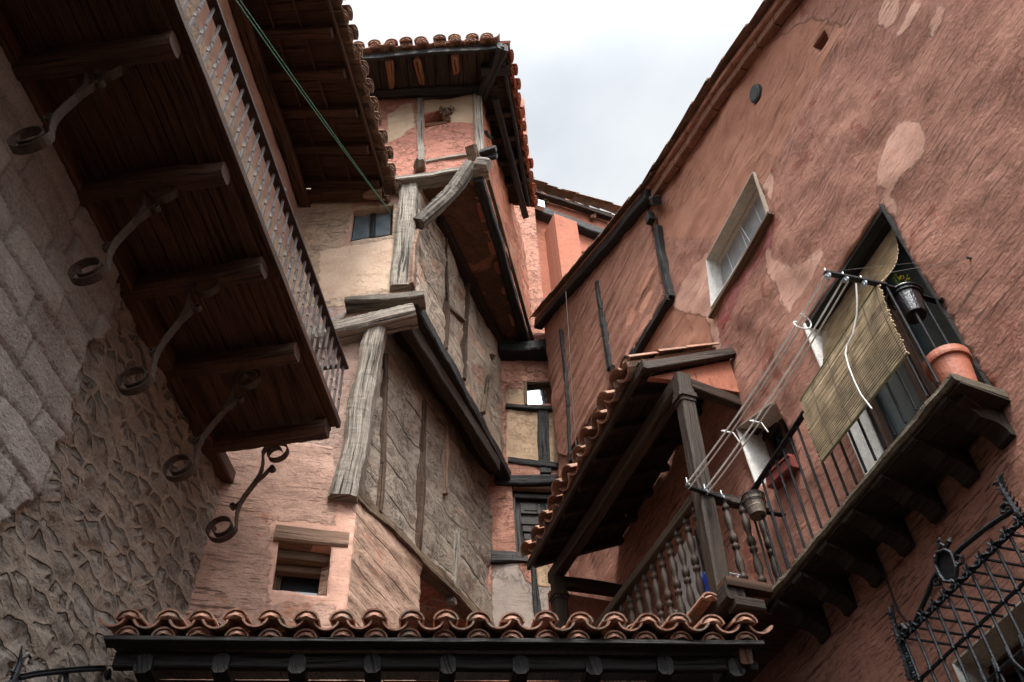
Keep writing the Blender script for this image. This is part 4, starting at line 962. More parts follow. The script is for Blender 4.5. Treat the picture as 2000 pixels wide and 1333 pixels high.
# upper far bay with board marked plaster between black timbers, standing slightly proud
bay = [(1281, 446), (1302, 588), (1111, 890), (1097, 760), (1085, 648)]
bu = ruv(bay)
wall('bay_wall', RW, [(bu[0][0], etop(bu[0][0])-.03), bu[1], bu[2], (9.0, bu[2][1]+.3), (9.0, etop(9.0)-.02)], M['redboard'], RD, res=.045, th=.05, amp=.015,
     disp=lambda u, v: .03 + .02*noise.noise(Vector((u*1.4, v*12, 4))), patches={'patch': [ruv(p) for p in pp[-4:]]})
def rb(l, w, pr=.07, d=.12, mat='black', jit=.02):
    b = MB()
    for i in range(len(l)-1): wbeam(b, RW, l[i], l[i+1], w, d, pr, jit=jit)
    return b.obj('wall_timber', M[mat], RD)
rb(qs('r6', 748, 860, 775, 1020, 822, 1340), .085); rb([(1193, 715), q('r4', 838, 445)], .07)
rb(qs('r6', 1082, 555, 1100, 700, 1130, 830, 1150, 945), .085)
rb(qs('r6', 1150, 940, 1040, 1120, 920, 1333), .10); rb(qs('r4', 960, 240, 780, 560, 608, 845), .10)
rb(qs('r4', 548, 130, 580, 400, 600, 860), .055); rb(qs('r4', 640, 830, 655, 900), .16, .09)
rb(qs('r4', 920, 400, 855, 500), .12, .05)
b = MB(); c = RW.P(q('r6', 1055, 505), .08); b.box(c, RW.U*.05, Z*.07, RW.N*.04); b.beam(RW.P(q('r6', 1070, 398), .0), RW.P(q('r6', 1095, 398), .14), .10, .10, jit=.03); b.obj('bracket_block', M['black'], RD)
# verge: brick cornice, mortar band, tiles
b = MB(); uu = e0[0]-2.4
def vd(u): 
    return etop(u) if u > e0[0] else e0[1] + (e1[1]-e0[1])/(e1[0]-e0[0])*(u-e0[0])
while uu < e2[0]-.1:
    u2 = uu+.29; a = RW.at(uu, vd(uu)-.115, .045); c = RW.at(u2-.012, vd(u2)-.115, .045+U(-.004, .004)); b.beam(a, c, .09, .13, jit=.008, seg=4); uu = u2
b.obj('brick_cornice', M['brick'], RD)
b = MB(); b.beam(RW.at(e0[0]-2.4, vd(e0[0]-2.4)-.015, .05), RW.at(e1[0], vd(e1[0])-.015, .05), .16, .07, jit=.008); b.beam(RW.at(e1[0], vd(e1[0])-.015, .05), RW.at(e2[0]+.1, vd(e2[0]+.1)-.015, .05), .16, .07, jit=.008)
b.beam(RW.at(e2[0]+.1, vd(e2[0]+.1)+.03, .06), RW.at(9.1, vd(9.1)+.0, .06), .15, .04, jit=.008); b.obj('mortar_band', M['redboard'], RD)
b = MB(); b.beam(RW.at(e2[0]-.02, vd(e2[0])-.10, .07), RW.at(9.12, vd(9.12)-.10, .07), .14, .15, jit=.02); b.obj('verge_beam', M['black'], RD)
b = MB()
for (ua_, ub_) in ((e0[0]-2.4, e1[0]), (e1[0], e2[0]), (e2[0], 9.2)):
    a = RW.at(ua_, vd(ua_)); c = RW.at(ub_, vd(ub_)); dd = (a-c).normalized(); n_ = int((c-a).length/.33)
    for k in range(n_+1):
        p = c + dd*(.33*k)
        for s_, cv in ((.10, True), (-.02, False), (-.14, True), (-.26, False)):
            b.tile(p + RW.N*s_ + Z*(.035 if cv else .05), dd, RW.N, .095, .11, .42, convex=cv, jit=.012, n=6)
b.obj('roof_tiles', M['claydark'], RD)
# roof sheet behind the verge so the top is closed
b = MB(); a = RW.at(e0[0]-2.4, vd(e0[0]-2.4)+.06, -.1); c = RW.at(9.1, vd(9.1)+.06, -.1); n_ = -RW.N*4
b.plate([a, c, c + n_, a + n_], Z, .05); b.obj('roof', M['claydark'], RD)
# shuttered window
def onp(pl, pts, off): return [pl.at(u, v, off) for (u, v) in pts]
b = MB(); b.plate(onp(RW, [(min(p[0] for p in W1)-.1, 7.0), (max(p[0] for p in W1)+.1, 7.0), (max(p[0] for p in W1)+.1, 7.9), (min(p[0] for p in W1)-.1, 7.9)], -.26), RW.N, .02)
WS = b.obj('window', M['dark'], RD, label='small window closed by a grey roller blind')
b = MB(); ua = min(p[0] for p in W1); ub = max(p[0] for p in W1); v0 = min(p[1] for p in W1)-.05; v1 = max(p[1] for p in W1)
v = v0
while v < v1 - .02: b.beam(RW.at(ua+.02, v, -.13), RW.at(ub-.02, v, -.13), .012, .018, up=Z); v += .026
b.obj('roller_slats', M['slat'], WS)
b = MB()
for s_ in (.25, .5, .75): x = ua+(ub-ua)*s_; b.tube([RW.at(x, v0, -.118), RW.at(x, v1, -.118)], .004, 5)
b.tube([RW.at(ua+(ub-ua)*.47, v1, -.10), RW.at(ua+(ub-ua)*.40, v0+.1, -.10)], .004, 5); b.obj('blind_cord', M['whitecloth'], WS)
b = MB(); b.beam(RW.at(ua-.01, v0+.01, .01), RW.at(ub+.05, v0+.01, .01), .10, .03); b.obj('window_sill', M['oldwood'], WS)
b = MB(); b.beam(RW.at(ua+.0, v1-.02, -.11), RW.at(ub, v1-.02, -.11), .05, .05); b.obj('blind_box', M['beige'], WS)
def reveal(name, P_, mats, parent, depth=.27, inset=.004, sides=None):
    "lining boards of plaster inside an opening (uv polygon)"
    for i in range(len(P_)):
        if sides and i not in sides: continue
        a, c = P_[i], P_[(i+1) % len(P_)]
        cx = sum(p[0] for p in P_)/len(P_); cy = sum(p[1] for p in P_)/len(P_)
        m = ((a[0]+c[0])/2, (a[1]+c[1])/2); L = math.hypot(c[0]-a[0], c[1]-a[1]); n = (-(c[1]-a[1])/L, (c[0]-a[0])/L)
        if n[0]*(cx-m[0]) + n[1]*(cy-m[1]) < 0: n = (-n[0], -n[1])
        s = [RW.at(a[0]+n[0]*inset, a[1]+n[1]*inset, .028), RW.at(c[0]+n[0]*inset, c[1]+n[1]*inset, .028), RW.at(c[0]+n[0]*inset, c[1]+n[1]*inset, -depth), RW.at(a[0]+n[0]*inset, a[1]+n[1]*inset, -depth)]
        nn = RW.U*n[0] + Z*n[1]
        bb = MB(); bb.plate(s, nn, .012); bb.obj(name, M[mats[i] if isinstance(mats, list) else mats], parent)
reveal('window_reveal', W1, ['beige', 'white', 'white', 'beige'], WS)
# small lower window
b = MB(); cu = sum(p[0] for p in W2N)/4; cv = sum(p[1] for p in W2N)/4
b.plate(onp(RW, [(cu-.6, cv-.8), (cu+.6, cv-.8), (cu+.6, cv+.8), (cu-.6, cv+.8)], -.26), RW.N, .02); WL = b.obj('window', M['glass'], RD, label='small window with white reveal and a red planter')
b = MB(); ua2 = min(p[0] for p in W2N); ub2 = max(p[0] for p in W2N); va2 = min(p[1] for p in W2N); vb2 = max(p[1] for p in W2N)
for x in (ua2+.03, (ua2+ub2)/2, ub2-.05): b.beam(RW.at(x, va2, -.22), RW.at(x, vb2, -.22), .055, .05, up=RW.N)
b.beam(RW.at(ua2, vb2-.08, -.22), RW.at(ub2, vb2-.08, -.22), .05, .05); b.beam(RW.at(ua2, vb2-.02, -.12), RW.at(ub2, vb2-.02, -.12), .10, .04); b.obj('window_frame', M['brown2'], WL)
reveal('window_reveal', W2N, ['beige', 'white', 'beige', 'beige'], WL, sides=(0, 1))
# holes
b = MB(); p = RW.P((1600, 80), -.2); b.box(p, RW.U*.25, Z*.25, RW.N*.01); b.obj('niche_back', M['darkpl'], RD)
b = MB(); c = RW.P(q('r1', 506, 525), .0); ring = [c + RW.U*.06*math.cos(a) + Z*.10*math.sin(a) for a in [6.283*k/18 for k in range(18)]]
b.tube(ring + [ring[0]], .03, 6); b.plate([x + RW.N*.03 for x in ring], RW.N, .1); b.obj('vent_cover', simple('dark_vent_mesh', (.02, .022, .026), .7, 0, .5, 60), RD)
# balcony window: black recess, frame, glazed doors
BD0 = min(p[0] for p in BWN); BD1 = max(p[0] for p in BWN); BT_ = max(p[1] for p in BWN)
b = MB(); b.plate(onp(RW, rect(BD0-.2, 3.5, BD1+.2, BT_+.2), -.27), RW.N, .02); BW_ = b.obj('balcony_door', M['teal'], RD)
b = MB()
for x in (BD0+.05, (BD0+BD1)/2-.04, (BD0+BD1)/2+.04, BD1-.05): b.beam(RW.at(x, 3.7, -.23), RW.at(x, BT_, -.23), .07, .07, up=RW.N)
for v in (3.75, 4.15, BT_-.06): b.beam(RW.at(BD0, v, -.235), RW.at(BD1, v, -.235), .06, .07)
b.obj('door_frame', M['brown2'], BW_)
b = MB()
b.plate([RW.at(BD0, 3.7, .03), RW.at(BD0, BT_, .03), RW.at(BD0, BT_, -.25), RW.at(BD0, 3.7, -.25)], RW.U, .01)
b.beam(RW.at(BD0-.02, BT_-.02, -.125), RW.at(BD1+.02, BT_-.03, -.125), .25, .04, jit=.003); b.beam(RW.at(BD0, BT_-.11, -.18), RW.at(BD1, BT_-.11, -.18), .05, .04)
b.obj('door_lintel', M['black'], BW_)
reveal('door_reveal', [(BD1, BT_), (BD1, 3.7), (BD0, 3.7), (BD0, BT_)], 'white', BW_, sides=(0,))
# stone balcony
RB2 = PL(sd(3.47, -20), -20); sb0 = RB2.uv((1486, 1181))[0]; sb1 = RB2.uv((1860, 733))[0]; sh = 3.615*3.47/3.35
def rp(u, d, h): # u measured like RB, d = distance out from wall face
    return RW.o + RW.U*u + RW.N*d + Z*h
b = MB(); dsl = RW.uv((1958, 765))[0]-sb1; n = 46; vs = []; fs = []
prof = [(.37, -.0), (.385, .02), (.38, .05), (.32, .058), (-.12, .058), (-.12, 0.0), (.32, -.0)]
rings = []
for i in range(n+1):
    u = sb1 - .0 + (sb0-sb1)*i/n
    rings.append([rp(u + dsl*(1-max(0, d)/.37)*(1-i/n) + .008*nz((u*9, d*5, hh_)), d + .012*nz((u*7, d*9, h*20)), sh + h - .035*(1-i/n) + .008*nz((u*11, d*3, h*9))) for d, h in prof])
b.grid(rings); BS = b.obj('stone_balcony', M['mould'], RD, label='stone slab balcony on curved corbels')
tips = [(1595, 1209), (1643, 1160), (1712, 1080), (1773, 1013), (1836, 943), (1897, 868), (1962, 790)]
cus = [RW.uv(p) for p in tips]
for k in range(7):
    uc = sb0 - .10 - k*((sb0-sb1)-.16-.12)/6.0
    cor = [(0, -.035), (.47, -.035), (.47, -.07), (.43, -.09), (.36, -.10), (.30, -.12), (.26, -.15), (.245, -.18), (.17, -.19), (.10, -.21), (.06, -.25), (.05, -.29), (0, -.30)]
    b = MB(); b.plate([rp(uc+.06, d, sh+h) for d, h in [(x*.76, -.03+(y+.03)*.82) for x, y in cor]], RW.U, .12); b.obj('corbel', M['nearblack'], BS)
b = MB(); b.beam(rp(sb1+.14+dsl, .0, sh-.07), rp(sb1+.10, .30, sh-.07), .06, .05, jit=.01); b.obj('slab_end_board', M['gal'], BS)
b = MB(); b.plate([rp(sb1+dsl, -.1, sh-.045), rp(sb1, .35, sh-.045), rp(sb0, .35, sh-.012), rp(sb0, -.1, sh-.012)], Z, .012); b.obj('slab_shade_sheet', M['nearblack'], BS)  # thin near-black sheet added, underside shade put into its colour
# railing
RR = PL((rp(0, .36, 0).x, rp(0, .36, 0).y), -20)
rhh = RR.uv((1490, 935))[1]; rh2 = RR.uv((1731, 563))[1]; uA = sb0 - .06; uB = sb1 + .12
hr = rhh
def rail_h(u): return rhh + (rh2-rhh)*(u-uA)/(uB-uA)
b = MB(); b.beam(rp(uA, .36, rhh), rp(uB, .36, rh2), .045, .015); b.beam(rp(uB, .36, rh2), rp(uB, .0, rh2-.02), .04, .012); b.beam(rp(uA, .36, rhh), rp(uA, .0, rhh), .04, .012)
b.obj('handrail', M['iron'], BS)
nb_ = 19; first = None
for k in range(nb_+1):
    u = uA + (uB-uA)*k/nb_
    b = MB(); b.beam(rp(u, .36, sh+.06), rp(u, .36, rail_h(u)), .014, .014, up=RW.N); b.obj('railing_bar', M['iron'], BS)
for u, hh2 in ((uA, rhh), (uB, rh2)):
    for d in (.12, .24): b = MB(); b.beam(rp(u, d, sh+.08), rp(u, d, hh2), .014, .014, up=RW.N); b.obj('railing_bar', M['iron'], BS)
b = MB(); b.tube([rp(uB, .0, rh2-.02), rp(uB-.05, .02, rh2-.06)], .012, 6); b.obj('wall_anchor', M['iron'], BS)
# --- gallery (covered balcony with turned balusters)
pn = GP.P((1369, 955)); gu0 = GP.uv((1330, 742))[0]; gub = GP.uv((1412, 1165))
gp = lambda u, h, d=0: GP.at(u, h, d)
pt_ = GP.uv((1332, 742)); pbm = GP.uv((1412, 1168)); upn = (pt_[0]+pbm[0])/2
floor_h = pbm[1]; top_h = pt_[1]; ufar = GP.uv((1088, 1120))[0]
b = MB(); b.plate([gp(upn-.1, floor_h+.05, .06), gp(ufar+.4, floor_h+.05, .06), gp(ufar+.4, floor_h+.05, -1.2), gp(upn-.1, floor_h+.05, -.75)], Z, .07); GA = b.obj('gallery', M['brown'], RD, label='roofed timber gallery with turned balusters')
b = MB(); b.beam(gp(upn-.08, floor_h-.05, .0), gp(ufar+.4, floor_h-.05, .0), .14, .13, jit=.01)
st = HP(floor_h-.12, q('r5', 1280, 895)); b.beam(st, st - RW.N*.22, .11, .09, jit=.01); b.obj('floor_beam', M['nearblack'], GA)  # near-black tone holds the shade under the gallery floor
b = MB()
def colpost(mb, u, h0_, h1_, w=.125, cap=True):
    mb.beam(gp(u, h0_), gp(u, h1_-.26), w, w, up=GP.N, jit=.004)
    if cap:
        for (a_, c_, ww) in ((h1_-.28, h1_-.24, w*1.15), (h1_-.24, h1_-.21, w*1.35), (h1_-.21, h1_-.16, w*1.15), (h1_-.16, h1_, w*1.0)): mb.beam(gp(u, a_), gp(u, c_), ww, ww, up=GP.N)
        mb.beam(gp(u, h0_), gp(u, h0_+.03), w*1.15, w*1.15, up=GP.N)
b = MB()
pa_, pb_ = GP.P((1411, 1168)), GP.P((1331, 745))
b.beam(pa_, pa_.lerp(pb_, .87), .125, .125, up=GP.N, jit=.004)
for s0, s1, ww in ((.87, .89, .14), (.89, .91, .165), (.91, .935, .14), (.935, 1.02, .125)): b.beam(pa_.lerp(pb_, s0), pa_.lerp(pb_, s1), ww, ww, up=GP.N)
b.obj('post', M['gal'], GA, label='near gallery post with moulded capital')
b = MB(); colpost(b, ufar, floor_h, top_h); b.obj('post', M['gal'], GA)
b = MB(); gm = [0, 0]
b = MB(); r0 = GP.P((1362, 955)); r1 = GP.P((1176, 1207)); rhg = GP.uv((1344, 982))[1]; rhf = GP.uv((1176, 1207))[1]
sgl = (rhf-rhg)/(GP.uv((1176, 1207))[0]-GP.uv((1344, 982))[0]); rgh = lambda u: rhg + sgl*(u-GP.uv((1344, 982))[0])
b.beam(gp(upn+.06, rgh(upn)-.04), gp(ufar, rgh(ufar)-.04), .07, .08, jit=.004)
wl = pa_.lerp(pb_, .42); nrail = wl; inn = -RW.N
b.beam(nrail + inn*.05 + Z*0, nrail + inn*.52, .07, .08, jit=.004); b.obj('handrail', M['gal'], GA)
BP = [(0, .020), (.03, .028), (.05, .028), (.06, .020), (.08, .020), (.09, .030), (.12, .031), (.13, .019), (.16, .020), (.22, .031), (.29, .029), (.36, .018), (.40, .018), (.41, .028), (.44, .029), (.45, .018),
      (.47, .018), (.48, .028), (.52, .031), (.55, .028), (.56, .018), (.60, .018), (.66, .028), (.74, .031), (.80, .020), (.83, .018), (.84, .028), (.87, .029), (.88, .019), (.92, .019), (.93, .028), (.96, .028), (.97, .020), (1, .020)]
nb_ = 14; sp0 = upn + .16; sp1 = ufar - .05; fb_ = None
HB = rgh(upn) - .08 - (floor_h + .05)
b = MB(); b.lathe(gp(sp0, floor_h+.05), gp(sp0, floor_h+.05+HB), BP, 12); fb_ = b.obj('baluster', M['gal'], GA, smooth=True); f0_ = fb_.location.copy()
ustep = (sp1-sp0)/17
for k in range(1, 18):
    c = fb_.copy(); COL.objects.link(c); c.parent = GA; c.location = f0_ + gp(sp0+ustep*k, 0) - gp(sp0, 0)
for d in (.15, .29, .43):
    c = fb_.copy(); COL.objects.link(c); c.parent = GA; c.location = f0_ + (GP.at(upn, 0) + inn*d) - gp(sp0, 0) + Z*(.0)
b = MB()
for k in range(2): b.box(pa_ + inn*(.17+.22*k) + Z*.03 + RW.U*-.03, inn*.105, RW.U*.09, Z*.018); b.box(pa_ + inn*(.17+.22*k) + Z*-.01 + RW.U*-.02, inn*.107, RW.U*.08, Z*.018)
b.obj('floor_tile', M['clay'], GA)
b = MB(); b.beam(pa_ + inn*.02 - Z*.03, pa_ + inn*.48 - Z*.03, .05, .035); b.obj('floor_beam', M['gal'], GA)
b = MB(); a = HP(floor_h-.03, (1384, 1168)); [b.tile(a + GP.U*(.42+.33*k) + Z*(-.03+.008*k), -GP.U, RW.N, .065, .075, .44, convex=True, plug=(k == 0), jit=.004) for k in range(3)]; b.obj('floor_tile', M['clay'], GA, label='round terracotta tile end beside the post')
# roof of the gallery
GE = 2.88; ru0, ru1 = 4.86, 7.62; hw_ = 6.42; he_ = 5.93
gr = lambda u, t, dh=0: RW.at(u, hw_ + (he_-hw_)*t + dh, .97*t*(1 + .07*(u-ru0)/(ru1-ru0)))
b = MB(); x = ru0
nbd = 7
for k in range(nbd):
    t0_, t1_ = k/nbd, (k+1)/nbd - .012
    b.plate([gr(ru0, t0_), gr(ru1, t0_), gr(ru1, t1_), gr(ru0, t1_)], Z, .025)
GR_ = b.obj('gallery_roof', M['nearblack'], RD, label='small lean-to tile roof over the gallery')
b = MB(); b.beam(gr(ru0-.02, .0, -.0), gr(ru0-.02, 1.0, -.0), .06, .09, jit=.006); b.obj('verge_board', M['gal'], GR_)
b = MB(); b.beam(gr(ru0-.1, 1.0, -.02), gr(ru1+.02, 1.0, -.02), .035, .10, jit=.006); b.beam(pb_ + Z*-.01 , gp(ufar+.1, top_h+.06), .12, .14, jit=.008)
tie = RW.P((1444, 789), .0); b.beam(pb_ + Z*-.02 , tie, .08, .12, jit=.005); b.obj('eave_beam', M['gal'], GR_)
b = MB(); b.beam(gp(ufar, top_h-.05), gp(ufar, top_h-.05) + inn*1.0, .1, .12, jit=.01); b.obj('eave_beam', M['gal'], GR_)
for k in range(7):
    u = ru0 + .28 + k*.4; b = MB(); b.beam(gr(u, .0, -.06), gr(u, .98, -.06), .07, .08, jit=.006); b.obj('rafter', M['nearblack'], GR_)
b = MB(); b.plate([RW.at(ru0+.03, 5.95, .02), RW.at(ru0+.03, 6.36, .02), gr(ru0+.03, .9, -.08), RW.at(ru0+.03, 5.93, .66)], -RW.U, .05); b.obj('gable_infill', M['terra'], GR_)
b = MB(); dng = (gr(5, 1)-gr(5, 0)).normalized()
tile_rows(b, gr(ru0+.12, 1.0, .035) + dng*.07, RW.U, dng, 11, (ru1-ru0-.1)/11, 3, r=.115, L=.40, expo=.33, under=False, jit=.014, plug=False)
for k in range(3): b.tile(gr(ru0+.06, 1.0, .12) + dng*(.08-.4-.33*k), dng, RW.U, .09, .105, .40, convex=True, jit=.01, plug=True)
b.obj('roof_tiles', M['clay'], GR_)
# far end wall of the gallery
b = MB(); b.plate([gp(ufar+.22, floor_h, .0), gp(ufar+.22, top_h, .0), gp(ufar+.22, top_h, -1.2), gp(ufar+.22, floor_h, -1.2)], -GP.U, .06); b.obj('end_wall', M['far'] if False else M['terra'], GA)
b = MB(); gd = RW.uv((1250, 1215)); b.box(RW.at(6.35, 4.6, .02), RW.U*.22, Z*.75, RW.N*.03); b.obj('gallery_door', M['whitecloth'], GA)
b = MB(); b.box(RW.at(5.9, 4.6, .015), RW.U*.16, Z*.75, RW.N*.02); b.obj('gallery_door', M['teal'], GA)
# grille window
b = MB(); gx0 = GH[0][0]; gx1 = GH[1][0]; gv = GH[2][1]
b.plate(onp(RW, rect(gx0-.2, .2, gx1+.2, gv+.2), -.27), RW.N, .02); GWN = b.obj('window', M['glass'], RD, label='low window behind an ornate iron grille')
b = MB()
for x in (gx1-.05, gx1-.55, gx1-1.1): b.beam(RW.at(x, .4, -.22), RW.at(x, gv, -.22), .07, .07, up=RW.N)
b.beam(RW.at(gx0, gv-.05, -.22), RW.at(gx1, gv-.05, -.22), .07, .07); b.obj('window_frame', M['brown'], GWN)
reveal('window_reveal', [(gx1, .4), (gx1, gv), (gx0, gv), (gx0, .4)], ['white', 'beige', 'beige', 'beige'], GWN, sides=(0, 1))
GRP = PL(sd(3.42, -20), -20)
g0 = GRP.uv(q('r3', 1340, 1120)); g1 = GRP.uv(q('r3', 1965, 395)); gtop = (g0[1]+g1[1])/2; gsp = (g0[0]-g1[0])/10
GRI = []
b = MB(); ul = g0[0]+.02; ur = g0[0] - gsp*16
def twist_bar(mb, a, c, s):
    a, c = Vector(a), Vector(c); L = (c-a).length; t = (c-a)/L; x_ = t.orthogonal().normalized(); y_ = t.cross(x_); n = max(4, int(L/.018))
    mb.grid([[a.lerp(c, i/n) + (x_*math.cos(g+i*.55) + y_*math.sin(g+i*.55))*s for g in (0, 1.5708, 3.1416, 4.7124)] for i in range(n+1)])
twist_bar(b, GRP.at(ul, gtop), GRP.at(ur, gtop), .017); twist_bar(b, GRP.at(ul, gtop+.02), GRP.at(ul, gtop-1.6), .017); GRO = b.obj('window_grille', M['iron'], RD, label='ornate black wrought iron window grille with crest')
for k in range(17):
    u = g0[0] - gsp*k
    b = MB(); b.tube([GRP.at(u, gtop), GRP.at(u, gtop-1.6)], .0085, 6); b.obj('grille_bar', M['iron'], GRO)
    b = MB(); b.tube([GRP.at(u, gtop, .0), RW.at((GRP.at(u, 0)-RW.o).dot(RW.U), gtop, -.0)], .008, 6); b.obj('stay_bar', M['iron'], GRO)
    b = MB(); c = GRP.at(u, gtop, .012)
    for a in range(6): g = a*1.047; b.log(c, c + (RW.U*math.cos(g) + Z*math.sin(g))*.034 + RW.N*.012, .011, .005, .002, 3, 5)
    b.obj('rosette', M['iron'], GRO)
v = gtop - .24
for kk in range(5):
    b = MB(); b.tube([GRP.at(ul, v), GRP.at(ur, v)], .0105, 6)
    for k in range(17): u = g0[0] - gsp*k; b.lathe(GRP.at(u, v-.016), GRP.at(u, v+.016), [(0, .006), (.3, .017), (.7, .017), (1, .006)], 8)
    b.obj('cross_bar', M['iron'], GRO); v -= .24
for k in range(0, 16, 2):
    u = g0[0] - gsp*(k+.0); b = MB(); c = (u-gsp*1.5, gtop-.40)
    b.tube([GRP.at(c[0]+gsp*1.5*math.cos(a), c[1]-.02+.2*math.sin(a), .012) for a in [math.pi + math.pi*i/14 for i in range(15)]], .007, 6); b.obj('arc_bar', M['iron'], GRO)
def gpx(l, off=.0): return [GRP.P(q('r3', l[i], l[i+1]), off) for i in range(0, len(l), 2)]
def curl(mb, c, r, a0, turns, w=.02, rr=.008):
    cu_, cv_ = GRP.uv(q('r3', *c)); mb.tube([GRP.at(x, y) for x, y in spiral((cu_, cv_), r, r*.25, a0, a0+6.283*turns, 26)], rr, 6)
b = MB(); b.tube(gpx([1612, 655, 1620, 615, 1660, 575, 1780, 480, 1850, 430, 1900, 400, 1935, 375, 1935, 345, 1900, 335, 1875, 355, 1880, 385, 1905, 385, 1908, 362]), .013, 8)
b.tube(gpx([1612, 655, 1635, 680, 1658, 665, 1655, 635, 1630, 625, 1622, 645]), .010, 8); b.obj('crest_scroll', M['iron'], GRO)
b = MB(); b.tube(gpx([1515, 725, 1490, 760, 1470, 820, 1430, 910, 1390, 1000, 1360, 1050, 1330, 1075, 1305, 1060, 1300, 1030, 1320, 1015, 1338, 1035, 1325, 1050]), .013, 8)
b.tube(gpx([1515, 725, 1535, 745, 1530, 785, 1505, 790, 1500, 765, 1515, 760]), .010, 8); b.obj('crest_scroll', M['iron'], GRO)
b = MB(); b.plate([p for p in gpx([1515, 610, 1560, 595, 1590, 610, 1618, 690, 1615, 740, 1600, 775, 1555, 770, 1530, 735, 1505, 680])], RW.N, .02)
b.tube(gpx([1515, 610, 1560, 595, 1590, 610, 1618, 690, 1615, 740, 1600, 775, 1555, 770, 1530, 735, 1505, 680, 1515, 610], .01), .009, 6); b.obj('crest_shield', M['iron'], GRO)
b = MB(); b.tube(gpx([1520, 610, 1530, 580, 1515, 550, 1530, 540]), .009, 6); b.tube(gpx([1560, 600, 1575, 570, 1590, 550, 1575, 545]), .009, 6); b.tube(gpx([1530, 560, 1555, 575, 1575, 565]), .008, 6)
for c in ((1502, 640), (1500, 660), (1618, 650), (1520, 555), (1580, 555)): p = GRP.P(q('r3', *c)); b.log(p, p + Vector((.02, 0, .03)), .012, .006, .003, 3, 6)
b.obj('crest_crown', M['iron'], GRO)
for l in ([1990, 440, 1960, 380, 1920, 320, 1885, 265, 1862, 215], [1365, 1320, 1340, 1210, 1310, 1130, 1285, 1050, 1268, 985, 1258, 945]):
    b = MB(); pts = gpx(l); b.tube(pts, [.017, .016, .014, .013, .007, .004][:len(pts)], 7)
    for i in range(len(pts)-1):
        for s_ in (.2, .7):
            c = pts[i].lerp(pts[i+1], s_)
            for g in (0.4, 2.6): b.log(c, c + RW.U*math.cos(g)*.035 + Z*(.022), .010, .004, .002, 3, 5)
    t_ = pts[-1]
    for g in (.5, 1.57, 2.6): b.tube([t_, t_ + (RW.U*math.cos(g) + Z*math.sin(g))*.035, t_ + (RW.U*math.cos(g)*1.5 + Z*math.sin(g)*.8)*.035], [.008, .006, .003], 5)
    b.obj('corner_finial', M['iron'], GRO)
# ================================================================ THINGS ON THE RED HOUSE
def cr_sag(a, c, sag, n=16): return [a.lerp(c, i/n) - Z*sag*4*(i/n)*(1-i/n) for i in range(n+1)]
# straw blind
BLT = thing('straw_blind', 'straw cane roll-up blind hanging from the balcony door and draped outside the iron railing', 'blind', RW.at(3.3, 5.5, .1))
ta, tb = RW.P(q('r2', 870, 690), -.13), RW.P(q('r2', 1268, 128), -.13)
ob = .39
ra, rb_ = PL(rp(0, ob, 0)[:2], -20), None
RO = PL(rp(0, .405, 0)[:2], -20)
ma, mb_ = RO.P((1604, 762)), RO.P((1733, 578)); ma = rp((ma-RW.o).dot(RW.U), .405, rail_h((ma-RW.o).dot(RW.U))+.02); mb_ = rp((mb_-RW.o).dot(RW.U), .405, rail_h((mb_-RW.o).dot(RW.U))+.02)
uL = (ma-RW.o).dot(RW.U); uR = (mb_-RW.o).dot(RW.U)
la, lb_ = RO.P((1616, 905)), RO.P((1788, 692))
b = MB(); n = 42
for i in range(n+1):
    t = i/n; a = ta.lerp(ma, t); c = tb.lerp(mb_, t); sag = .10*math.sin(math.pi*t)
    a = a - Z*sag*1.2 + RW.U*(.02*math.sin(math.pi*t)); c = c - Z*sag*1.2 - RW.U*(.05*math.sin(math.pi*t))
    b.beam(a + RW.U*U(-.006, .006), c + RW.U*U(-.006, .006), .011, .006, up=(RW.N + Z*.7), jit=.0015, seg=5)
b.obj('upper_cane', M['cane2'], BLT)
b = MB(); n = 34
mb2 = mb_ + RW.U*0; ma2 = RO.P((1577, 806)); ma2 = rp((ma2-RW.o).dot(RW.U), .415, rail_h((ma2-RW.o).dot(RW.U))+.015)
def lowrow(t, off=.0):
    a = ma2.lerp(la, t) + RW.N*(.012+off+.03*math.sin(2.2*t)); c = mb2.lerp(lb_, t) + RW.N*(.012+off+.04*math.sin(2.2*t)); return a, c
for i in range(n+1):
    a, c = lowrow(i/n); w = U(.008, .013)
    b.beam(a + RW.U*U(-.012, .012), c + RW.U*U(-.01, .01), w, .009, up=RW.N, jit=.003, seg=7, bend=U(-.003, .003))
b.obj('lower_cane', M['cane2'], BLT)
b = MB()
for s_ in (.16, .38, .60, .82, .97):
    pts = [lowrow(i/10, .010)[0].lerp(lowrow(i/10, .010)[1], s_) for i in range(11)]; b.tube(pts, .003, 5)
b.obj('binding_string', M['oldwood'], BLT)
for t_ in (0, 1):
    b = MB(); a, c = lowrow(t_, .006); b.tube([a, c], .006, 5); b.obj('edge_strip', M['caneg'], BLT)
b = MB(); cp = [RO.P(q('r2', x, y), o_+.05) for x, y, o_ in ((1062, 440, .0), (1067, 520, -.0), (1066, 610, .0), (1045, 720, .02), (1010, 790, .04), (1002, 830, .06), (1020, 900, .07), (1055, 990, .08), (1090, 1060, .08), (1150, 1138, .07))]
b.tube(cp, .0048, 6); b.obj('pull_cord', M['cord'], BLT)
